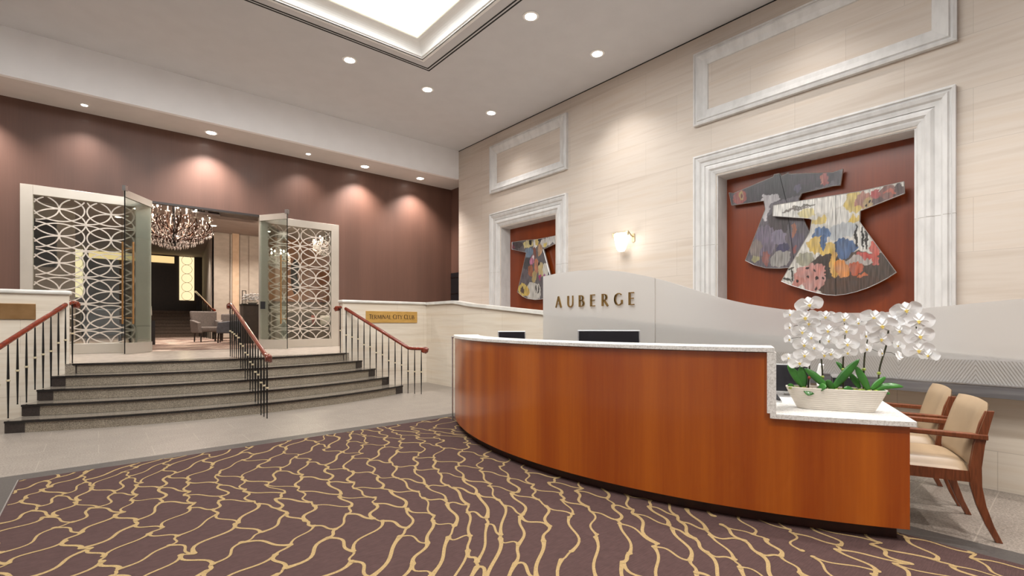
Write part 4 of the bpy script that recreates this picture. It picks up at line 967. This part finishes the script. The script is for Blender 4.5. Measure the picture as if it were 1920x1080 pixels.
# ------------------------------------------------------------------ glazed screens and doors
def lattice(mb_, x0, x1, z0, z1, xc0, y0, y1, sp=.393, zc=3.352, row=.53, wline=.0115):
    fams = ((0, 0, sp-.003, row/2-.004), (1, row/2, sp-.003, row/2-.012), (0, row/2, sp-.018, row/2-.022))
    i0 = int(math.floor((x0-xc0)/sp))-1; i1 = int(math.ceil((x1-xc0)/sp))+1
    for fi, (par, dz, a_, b_) in enumerate(fams):
      for i in range(i0, i1+1):
        if i % 2 != par: continue
        for j in range(-7, 4):
            cx, cz = xc0+i*sp, zc+j*row+dz
            yo = .0022*fi+.0011*(j % 2)+.0005*((i//2) % 2)
            n_ = 40
            for k in range(n_):
                q = [2*PI*k/n_, 2*PI*(k+1)/n_]
                pts = []
                for t_ in q:
                    ex, ez = math.cos(t_), math.sin(t_)
                    nx, nz = ex/a_, ez/b_; l_ = math.hypot(nx, nz); nx /= l_; nz /= l_
                    px_, pz_ = cx+a_*ex, cz+b_*ez
                    pts.append(((px_-nx*wline, pz_-nz*wline), (px_+nx*wline, pz_+nz*wline)))
                mids = [((p[0][0]+p[1][0])/2, (p[0][1]+p[1][1])/2) for p in pts]
                if not all(x0-.001 <= m_[0] <= x1+.001 and z0 <= m_[1] <= z1 for m_ in mids): continue
                (a1, a2), (b1, b2) = pts
                cl = lambda p: (min(max(p[0], x0), x1), min(max(p[1], z0), z1))
                a1, a2, b1, b2 = map(cl, (a1, a2, b1, b2))
                mb_.hexa([(a1[0], y0-yo, a1[1]), (a2[0], y0-yo, a2[1]), (b2[0], y0-yo, b2[1]), (b1[0], y0-yo, b1[1])], [(a1[0], y1, a1[1]), (a2[0], y1, a2[1]), (b2[0], y1, b2[1]), (b1[0], y1, b1[1])])
def glazed(nm, x0, x1, xi0, xi1, xc0, label):
    t_ = thing(nm, label, 'glazed screen', ((x0+x1)/2, Y_W, Z_L), 0, None, 'structure')
    mb_ = MB(); f0, f1 = Y_W-.03, Y_W+.12
    mb_.box(x0, xi0, f0, f1, Z_L, OZ); mb_.box(xi1, x1, f0, f1, Z_L, OZ); mb_.box(xi0, xi1, f0, f1, 3.83, OZ); mb_.box(xi0, xi1, f0, f1, Z_L, .965)
    mb_.build('frame', M['champagne'], t_, bevel=.004)
    mb_ = MB(); lattice(mb_, xi0, xi1, .965, 3.83, xc0, Y_W+.02, Y_W+.032)
    mb_.build('lattice', noisy('lattice_'+nm, 'c9bfb4', 'd6ccc1', 20, .4, .3), t_)
    MB().box(xi0, xi1, Y_W+.045, Y_W+.053, .965, 3.83).build('pane', M['glass'], t_)
glazed('window_1', -1.13, .86, -.955, .60, -.59, 'left glazed screen filled with interlaced pale ring lattice')
glazed('window_2', 2.99, 4.92, 3.165, 4.72, 3.15+.393, 'right glazed screen filled with interlaced pale ring lattice')
struct(MB().box(.86, 2.99, Y_W+.0, Y_W+.12, 3.965, 4.01), 'trim_12', M['dark_wood'], 'dark head strip over the open doorway', 'trim')
def gdoor(nm, hx, ex, ey, label):
    h = Vector((hx, Y_W-.02, 0)); e = Vector((ex, ey, 0)); d = (e-h).normalized(); nn = Vector((-d.y, d.x, 0)); L = (e-h).length
    t_ = thing(nm, label, 'glass door', tuple(h+Vector((0, 0, Z_L))), 0, None, 'structure')
    def slab(s0, s1, z0, z1, th, name, mat, par=None):
        a, b_ = h+d*s0, h+d*s1
        p = [(a-nn*th), (b_-nn*th), (b_+nn*th), (a+nn*th)]
        return MB().hexa([(q.x, q.y, z0) for q in p], [(q.x, q.y, z1) for q in p]).build(name, mat, par or t_)
    slab(0, L, Z_L+.22, 3.86, .006, 'glass_leaf', M['glass'])
    slab(0, L, Z_L+.01, Z_L+.22, .022, 'bottom_rail', M['champagne'])
    slab(0, L, 3.86, 4.0, .022, 'top_rail', M['champagne'])
    slab(L-.006, L+.004, Z_L+.01, 3.99, .009, 'glass_edge', M['black_metal'])
    slab(L-.05, L+.03, 3.98, 4.08, .03, 'top_pivot', M['silver'])
    for sgn in (-1, 1):
        p = h+d*(L-.10)+nn*(.095*sgn)
        hd = MB().tube([(p.x, p.y, Z_L+.60), (p.x, p.y, 2.99)], .017, 10).build('pull_handle', M['bronze'], t_, smooth=True)
        mb_ = MB(); p2 = h+d*(L-.10)
        for z in (Z_L+.72, 2.86): mb_.tube([(p.x, p.y, z), (p2.x, p2.y, z)], .008, 6)
        mb_.build('handle_fixing', M['bronze'], hd)
    if nm == 'door_2':
        mb_ = MB(); a = h+d*.1-nn*.02; mb_.box(a.x-.05, a.x+.05, a.y-.03, a.y+.01, 1.72, 1.90); mb_.build('lock_box', M['black_plastic'], t_)
gdoor('door_1', .86, .39, 12.22, 'left glass door leaf standing open towards the steps')
gdoor('door_2', 2.99, 3.42, 12.28, 'right glass door leaf standing open towards the steps')

# ------------------------------------------------------------------ lounge beyond the doors
LC = 4.95
struct(MB().box(-6, 12, 13.1, 31.5, Z_L-.1, Z_L), 'floor', M['lounge_carpet'], 'brown striped lounge carpet beyond the doors', 'floor')
struct(MB().box(-6, 12, 13.25, 31.5, LC, LC+.1), 'ceiling', M['lounge_ceiling'], 'grey lounge ceiling beyond the doors', 'ceiling')
struct(MB().box(3.37, 12, 22, 22.2, Z_L, LC), 'wall_lounge', M['lounge_wall'], 'beige lounge wall behind the armchairs', 'wall')
struct(MB().hexa([(3.37, 22, Z_L), (3.45, 22, Z_L), (4.40, 31, Z_L), (4.28, 31, Z_L)], [(3.37, 22, LC), (3.45, 22, LC), (4.40, 31, LC), (4.28, 31, LC)]), 'wall_lounge_side', M['lounge_wall_light'], 'pale lounge side wall leading to the inner stairs', 'wall')
struct(MB().box(-6, -.55, 20.0, 20.2, Z_L, LC), 'wall_lounge_left', M['lounge_wall'], 'beige lounge wall seen through the left lattice', 'wall')
struct(MB().box(-6.1, -6, 13.2, 31, Z_L, LC), 'wall_lounge_end', M['lounge_wall'], 'left end wall of the lounge', 'wall')
struct(MB().box(12, 12.1, 13.2, 22, Z_L, LC), 'wall_lounge_far', M['lounge_wall'], 'right end wall of the lounge', 'wall')
mb = MB()
for x0, x1, dz in ((3.42, 3.95, .03), (3.99, 4.30, .06), (4.32, 4.62, .035), (4.66, 5.3, .03)): mb.box(x0, x1, 22-dz, 22, Z_L+.05, LC-.03)
struct(mb, 'trim_13', M['lounge_wall_light'], 'tall pale wall panels in the lounge', 'wall panel')
struct(MB().box(4.05, 4.28, 21.9, 21.96, Z_L, LC), 'trim_14', noisy('tan_column', 'c9ae92', 'd3b99e', 6, .8), 'tan upright panel on the lounge wall', 'wall panel')
struct(MB().box(5.35, 11.9, 21.86, 21.98, 2.3, LC), 'trim_16', veneer('brown_reflection_sheet', '8a5a3c', 'a06c48', '7a4c32', .25, .5), 'copper brown sheet added on the lounge wall to imitate a reflection in the right lattice glass', 'wall panel')  # added sheet; its colour stands in for the orange-brown reflection in the glass
# portal at the end
YP = 31.0
mb = MB().box(-1.6, 4.4, YP, YP+.2, Z_L, LC)
struct(mb, 'wall_portal', M['dark_wood'], 'dark timber portal wall at the far end of the lounge', 'wall')
t = thing('portal_doors', 'dark double doors with a glowing transom at the far end of the lounge', 'door', (1.3, YP, 2.0), 0, None, 'structure')
MB().box(-.42, 1.30, YP-.1, YP-.02, 2.0, 4.35).box(1.34, 3.05, YP-.1, YP-.02, 2.0, 4.35).build('leaf', noisy('portal_leaf', '1c100c', '26160f', 8, .4), t)
MB().box(-.37, 1.28, YP-.12, YP-.04, 4.52, 4.86).box(1.36, 3.02, YP-.12, YP-.04, 4.52, 4.86).build('transom', M['transom_glow'], t)
for x0, x1, lb in ((3.246, 3.90, 'tall glowing yellow panel with ring pattern right of the far dark doors'), (-.95, -.56, 'tall glowing yellow panel left of the far dark doors')):
    t = thing('backlit_panel', lb, 'light panel', ((x0+x1)/2, YP-.1, 2.6), 0, 'backlit panels')
    MB().box(x0, x1, YP-.12, YP-.03, 2.60, LC-.05).build('glowing_sheet', M['glow_panel'], t)
    mb = MB()
    for j in range(5):
        z = 2.6+.235+.47*j; cxm = (x0+x1)/2; r_ = .235*min(1, (x1-x0)/.5)
        mb.tube([(cxm+r_*math.cos(a*PI/10), YP-.13, z+.235*math.sin(a*PI/10)) for a in range(21)], .008, 4, False)
    mb.build('ring_pattern', M['dark_wood'], t)
# inner stairs
t = thing('lounge_stairs', 'dark stone stairs rising to the far doors of the lounge', 'stairs', (2.5, 27.5, Z_L))
for k in range(8):
    MB().box(-.6, 3.74, 26.4+k*.34, YP-.13, Z_L+k*.155, Z_L+(k+1)*.155-.012).build('step', M['lounge_dark'], t)
t = thing('handrail', 'red wooden handrail beside the far lounge stairs', 'handrail', (3.6, 27, Z_L), 0, 'lounge handrails')
MB().tube([(3.36, 21.4, 1.87), (3.38, 21.8, 1.90), (3.55, 27.5, 2.89), (3.56, 27.8, 2.90)], .045, 8).build('rail', M['rail_wood'], t, smooth=True)
for k in range(12):
    y = 21.75+k*.5; z1 = 1.89+(y-21.8)*.1737; zb = Z_L+(0 if y < 26.4 else (int((y-26.4)/.34)+1)*.155-.012); x = 3.38+(y-21.8)*.0298
    MB().tube([(x, y, zb), (x, y, z1)], .016, 6).build('baluster', M['black_metal'], t)

# television on the left wall
t = thing('television', 'large black television seen through the left lattice', 'television', (-1.25, 19.9, 3.7))
MB().box(-2.3, -.95, 19.9, 19.995, 3.05, 4.45).build('case', M['black_plastic'], t, bevel=.02)
MB().box(-2.26, -.99, 19.89, 19.9, 3.09, 4.41).build('screen', M['screen'], t)

# upholstered lounge chairs
def lounge_chair(loc, rz, label, wing, mat):
    t_ = thing('lounge_chair', label, 'armchair', loc, rz, 'upholstered lounge chairs')
    MB().box(-.33, .33, -.30, .34, .34, .50).build('seat', mat, t_, local=True, bevel=.05)
    MB().hexa([(-.36, -.40, .32), (.36, -.40, .32), (.36, -.26, .32), (-.36, -.26, .32)], [(-.40, -.52, wing), (.40, -.52, wing), (.40, -.38, wing), (-.40, -.38, wing)]).build('backrest', mat, t_, local=True, bevel=.04)
    for s_ in (-1, 1): MB().hexa([(s_*.33-.06, -.38, .30), (s_*.33+.06, -.38, .30), (s_*.33+.06, .34, .30), (s_*.33-.06, .34, .30)], [(s_*.36-.06, -.42, .74), (s_*.36+.06, -.42, .74), (s_*.36+.06, .30, .64), (s_*.36-.06, .30, .64)]).build('arm', mat, t_, local=True, bevel=.03)
    for sx_ in (-1, 1):
        for sy_ in (-1, 1): MB().tube([(sx_*.31, sy_*.30, 0), (sx_*.30, sy_*.28, .33)], [.018, .03], 8).build('leg', M['dark_wood'], t_, local=True)
lounge_chair((2.78, 18.9, Z_L), math.radians(190), 'taupe high-backed lounge chair facing away beyond the doorway', 1.02, M['cushion_grey'])
lounge_chair((3.20, 17.7, Z_L), math.radians(75), 'slate grey tub chair beside the taupe chair beyond the doorway', .86, M['cushion_blue'])
lounge_chair((3.50, 19.6, Z_L), math.radians(150), 'grey lounge chair behind the tub chair', .95, M['cushion_grey'])
lounge_chair((4.75, 16.0, Z_L), math.radians(160), 'taupe lounge chair seen through the right lattice', .98, M['cushion_grey'])
# console with flowers
t = thing('console_cabinet', 'dark taupe console cabinet behind the centre handrail', 'cabinet', (3.75, 16.9, Z_L))
MB().box(3.38, 4.15, 16.7, 17.15, Z_L, 1.93).build('body', noisy('console_paint', '453a33', '4e433b', 8, .5), t)
MB().box(3.36, 4.17, 16.68, 17.17, 1.93, 1.97).build('top', M['dark_wood'], t)
t = thing('flower_arrangement', 'white orchid arrangement standing on the dark console', 'plant', (3.68, 16.9, 1.97))
MB().lathe([(.10, 0), (.16, .05), (.15, .09), (0, .09)], (3.68, 16.9, 1.97), 14).build('bowl', M['pale_fabric'], t)
rr = random.Random(4)
for k in range(7):
    x = 3.45+k*.075
    s_ = MB().tube([(3.62+k*.02, 16.9, 2.05), (x, 16.88, 2.22+rr.random()*.12)], .008, 5).build('stalk', M['stem'], t)
    mb = MB()
    for q in range(4):
        mb.lathe([(0, -.03), (.045, -.01), (.045, .012), (0, .03)], (x+rr.uniform(-.03, .03), 16.86+rr.uniform(-.03, .03), 2.12+q*.05+rr.uniform(-.01, .02)), 7)
    mb.build('blossom', M['petal'], s_)
t = thing('candle_holder', 'tall black frame candle holder on the dark console', 'candle holder', (3.42, 17.0, 1.97))
MB().box(3.40, 3.42, 16.98, 17.0, 1.97, 2.40).box(3.50, 3.52, 16.98, 17.0, 1.97, 2.40).box(3.40, 3.52, 16.98, 17.0, 2.38, 2.40).box(3.39, 3.53, 16.95, 17.03, 1.97, 1.99).build('frame', M['black_metal'], t)
MB().tube([(3.46, 16.99, 1.99), (3.46, 16.99, 2.2)], .02, 8).build('candle', M['pale_fabric'], t)
# dining tables, sofa and cushions behind the lattices
t = thing('sofa', 'dark sofa seen through the right lattice', 'sofa', (5.3, 17.2, Z_L))
MB().box(4.5, 6.6, 17.0, 17.8, Z_L, 1.25).build('seat', M['lounge_dark'], t, bevel=.04)
MB().box(4.5, 6.6, 17.7, 17.95, Z_L+.12, 1.75).build('backrest', M['lounge_dark'], t, bevel=.04)
for k, (x, mt, lb) in enumerate(((4.75, 'pale_fabric', 'leftmost pale cushion on the dark sofa'), (5.2, 'pale_fabric', 'pale cushion beside the red cushion on the sofa'), (5.62, 'red_fabric', 'dark red cushion on the sofa'), (6.2, 'pale_fabric', 'rightmost pale cushion on the dark sofa'))):
    c_ = MB(); g = []
    for j in range(9):
        for i in range(9):
            u_, v_ = i/4-1, j/4-1; e = max(0, (1-u_**4)*(1-v_**4))**.5
            g.append((u_*.2, -.07*e, v_*.2)); 
    g2 = [(a, -b_, c1) for a, b_, c1 in g]
    fs = [(j*9+i, j*9+i+1, (j+1)*9+i+1, (j+1)*9+i) for j in range(8) for i in range(8)]
    c_.add(g, fs); c_.add(g2, fs)
    o_ = c_.build('cushion', M[mt], None, smooth=True); o_.location = (x, 17.58, 1.46); o_.rotation_euler = (-.18, 0, 0)
    tag(o_, lb, 'cushion', 'cushions on the sofa')
t = thing('side_table', 'dark low table seen low through the right lattice', 'table', (5.1, 15.0, Z_L))
MB().box(4.5, 5.6, 14.7, 15.2, 1.28, 1.32).build('tabletop', M['dark_wood'], t)
for x in (4.55, 5.55):
    for y in (14.75, 15.15): MB().box(x-.02, x+.02, y-.02, y+.02, Z_L, 1.28).build('leg', M['dark_wood'], t)
t = thing('dining_table', 'dark table seen low through the left lattice', 'table', (.2, 16.5, Z_L))
MB().box(-1.0, .75, 16.1, 16.9, 1.46, 1.50).build('tabletop', M['dark_wood'], t)
for x in (-.9, .65):
    for y in (16.2, 16.8): MB().tube([(x, y, Z_L), (x, y, 1.46)], .03, 8).build('leg', M['dark_wood'], t)
lounge_chair((.1, 15.5, Z_L), math.radians(0), 'dark grey chair at the table behind the left lattice', .95, M['cushion_blue'])
lounge_chair((-.95, 15.4, Z_L), math.radians(10), 'dark chair behind the left handrail and lattice', .95, M['lounge_dark'])
t = thing('wall_sculpture', 'dark carved figure hanging on the lounge wall behind the right lattice', 'artwork', (6.4, 21.9, 3.3))
MB().tube([(6.4, 21.9, 2.6), (6.43, 21.88, 3.0), (6.35, 21.88, 3.4), (6.42, 21.88, 3.8), (6.4, 21.9, 4.1)], [.05, .2, .14, .2, .05], 9).build('figure', M['black_metal'], t)
t = thing('table_lamp', 'small white table lamp beside the left door edge', 'lamp', (1.05, 17.2, Z_L))
MB().box(.88, 1.22, 17.05, 17.35, Z_L, 1.45).build('pedestal', M['dark_wood'], t)
MB().tube([(1.05, 17.2, 1.45), (1.05, 17.2, 1.62)], .02, 8).build('stem', M['silver'], t)
MB().lathe([(.11, 0), (.10, .26), (.0, .26)], (1.05, 17.2, 1.60), 16).build('lamp_shade', M['pale_fabric'], t)
# ceiling vents
t = thing('ceiling_vent', 'blue-grey double air grille in the lounge ceiling just behind the door head', 'air vent', (2.15, 14.6, 4.2))
MB().box(1.76, 2.40, 14.44, 14.52, 4.16, 4.30).build('frame', M['silver'], t)
MB().box(1.79, 2.05, 14.43, 14.44, 4.19, 4.22).box(1.79, 2.05, 14.43, 14.44, 4.24, 4.27).box(2.12, 2.37, 14.43, 14.44, 4.19, 4.22).box(2.12, 2.37, 14.43, 14.44, 4.24, 4.27).build('slat', M['black_metal'], t)
struct(MB().box(-6, 12, 14.52, 14.9, 4.15, LC), 'trim_15', M['lounge_ceiling'], 'dropped beam across the lounge ceiling holding the air grille', 'beam') if False else struct(MB().box(1.70, 3.3, 14.52, 14.9, 4.15, LC), 'trim_15', M['lounge_ceiling'], 'dropped ceiling box holding the air grille', 'beam')

# ------------------------------------------------------------------ chandelier
def chandelier(loc, R0, label, n_lo=12, n_hi=6, top=LC):
    t_ = thing('chandelier', label, 'chandelier', loc, 0, 'crystal chandeliers')
    S_ = R0/.75
    MB().tube([(0, 0, 0), (0, 0, .12*S_), (0, 0, .5*S_), (0, 0, .9*S_), (0, 0, top-loc[2])], [.05*S_, .045*S_, .02*S_, .035*S_, .012], 10).build('central_stem', M['black_metal'], t_, local=True, smooth=True)
    MB().lathe([(0, top-loc[2]-.04), (.12, top-loc[2]-.03), (.13, top-loc[2])], (0, 0, 0), 16).build('ceiling_rose', M['silver'], t_, local=True)
    first_ = None
    for tier, (n_, rr_, z0, zt) in enumerate(((n_lo, R0, .08, .72), (n_hi, R0*.58, .30, .98))):
        proto = None
        for k in range(n_):
            if proto is None:
                a_ = MB(); ps = smooth_path([(0, .03, z0*S_), (0, rr_*.35, (z0+.10)*S_), (0, rr_*.72, (z0+.16)*S_), (0, rr_*.97, (z0+.34)*S_), (0, rr_*.93, (zt-.17)*S_), (0, rr_*.93, (zt-.15)*S_)], 5)
                a_.tube(ps, .015, 6)
                ps2 = smooth_path([(0, rr_*.45, (z0+.12)*S_), (0, rr_*.62, (z0+.34)*S_), (0, rr_*.45, (z0+.42)*S_), (0, rr_*.38, (z0+.32)*S_)], 5); a_.tube(ps2, .010, 6)
                proto = a_.build('arm', M['arm'], t_, local=True, smooth=True)
                kids = [MB().lathe([(.01, -.16), (.05, -.145), (.055, -.13), (.012, -.12), (.012, -.02), (.008, 0)], (0, rr_*.93, zt*S_), 8).build('candle_tube', M['pale_fabric'], proto, local=True),
                        MB().lathe([(0, 0), (.017, .02), (.02, .04), (.008, .075), (0, .085)], (0, rr_*.93, zt*S_), 8).build('bulb', M['bulb'], proto, local=True, smooth=True)]
                arm = proto
            else:
                arm = proto.copy(); COL.objects.link(arm)
                for q in kids:
                    c2 = q.copy(); COL.objects.link(c2); c2.parent = arm
            arm.rotation_euler = (0, 0, 2*PI*k/n_+tier*.2)
    # crystal drops and chains: far too many to count
    mb_ = MB(); rr3 = random.Random(5)
    def drop(x, y, z, s_):
        mb_.add([(x, y, z+s_), (x+s_*.4, y, z), (x, y+s_*.4, z), (x-s_*.4, y, z), (x, y-s_*.4, z), (x, y, z-s_*1.5)], [(0,1,2),(0,2,3),(0,3,4),(0,4,1),(5,2,1),(5,3,2),(5,4,3),(5,1,4)])
    for q in range(950):
        a = rr3.uniform(0, 2*PI); f = rr3.random()**.6
        r_ = R0*(.12+.9*f); zlow = (-.02+.32*f**1.6)*S_; z = zlow+abs(rr3.gauss(0, .30))*S_
        drop(r_*math.cos(a), r_*math.sin(a), z, rr3.uniform(.012, .03))
    for ring_r, ring_z, n_ in ((.18, -.04, 14), (.36, .0, 26), (.55, .06, 36), (.76, .16, 46), (.98, .30, 60)):
        for q in range(n_):
            a = 2*PI*q/n_; drop(R0*ring_r*math.cos(a), R0*ring_r*math.sin(a), ring_z*S_, .034)
    mb_.build('crystal_drops', M['crystal_solid'], t_, local=True, kind='stuff')
M['arm'] = noisy('chandelier_arm', '2e1c14', '5a3c2e', 10, .3, .7)
m, nt, b = new_mat('crystal_solid'); M['crystal_solid'] = m
b.inputs['Base Color'].default_value = srgb('e8dcd6'); b.inputs['Roughness'].default_value = .15; b.inputs['Metallic'].default_value = .1
n = nd(nt, 'ShaderNodeTexNoise', Scale=30, Detail=2); nt.links.new(coords(nt), n.inputs['Vector'])
nt.links.new(ramp(nt, n.outputs['Fac'], [(.4, srgb('c0a8a0')), (.6, srgb('ffffff'))]), b.inputs['Base Color'])
chandelier((1.46, 15.0, 3.34), .84, 'large crystal chandelier with lit candle bulbs hanging beyond the open doorway')
chandelier((6.0, 17.0, 3.75), .42, 'smaller crystal chandelier glinting through the right lattice', 8, 4)
chandelier((4.75, 18.2, 3.35), .40, 'small crystal chandelier left of the smaller glinting one, behind the right door', 8, 4)
lamp('POINT', 'chandelier_light', (1.59, 15.0, 4.45), 260, (1, .82, .66), shadow_soft_size=.3)
lamp('POINT', 'chandelier_light', (5.4, 17.2, 4.3), 200, (1, .80, .62), shadow_soft_size=.25)
for x, y in ((-.5, 16.5), (2.2, 18.5), (3.2, 20.6), (2.4, 24), (.5, 21), (7.5, 17), (5, 20.5)):
    lamp('SPOT', 'lounge_spot', (x, y, LC-.03), 620, (1, .88, .77), spot_size=math.radians(120), spot_blend=.9, shadow_soft_size=.1)
    downlight(x, y, LC, .10, 'recessed lounge ceiling light beyond the doors')
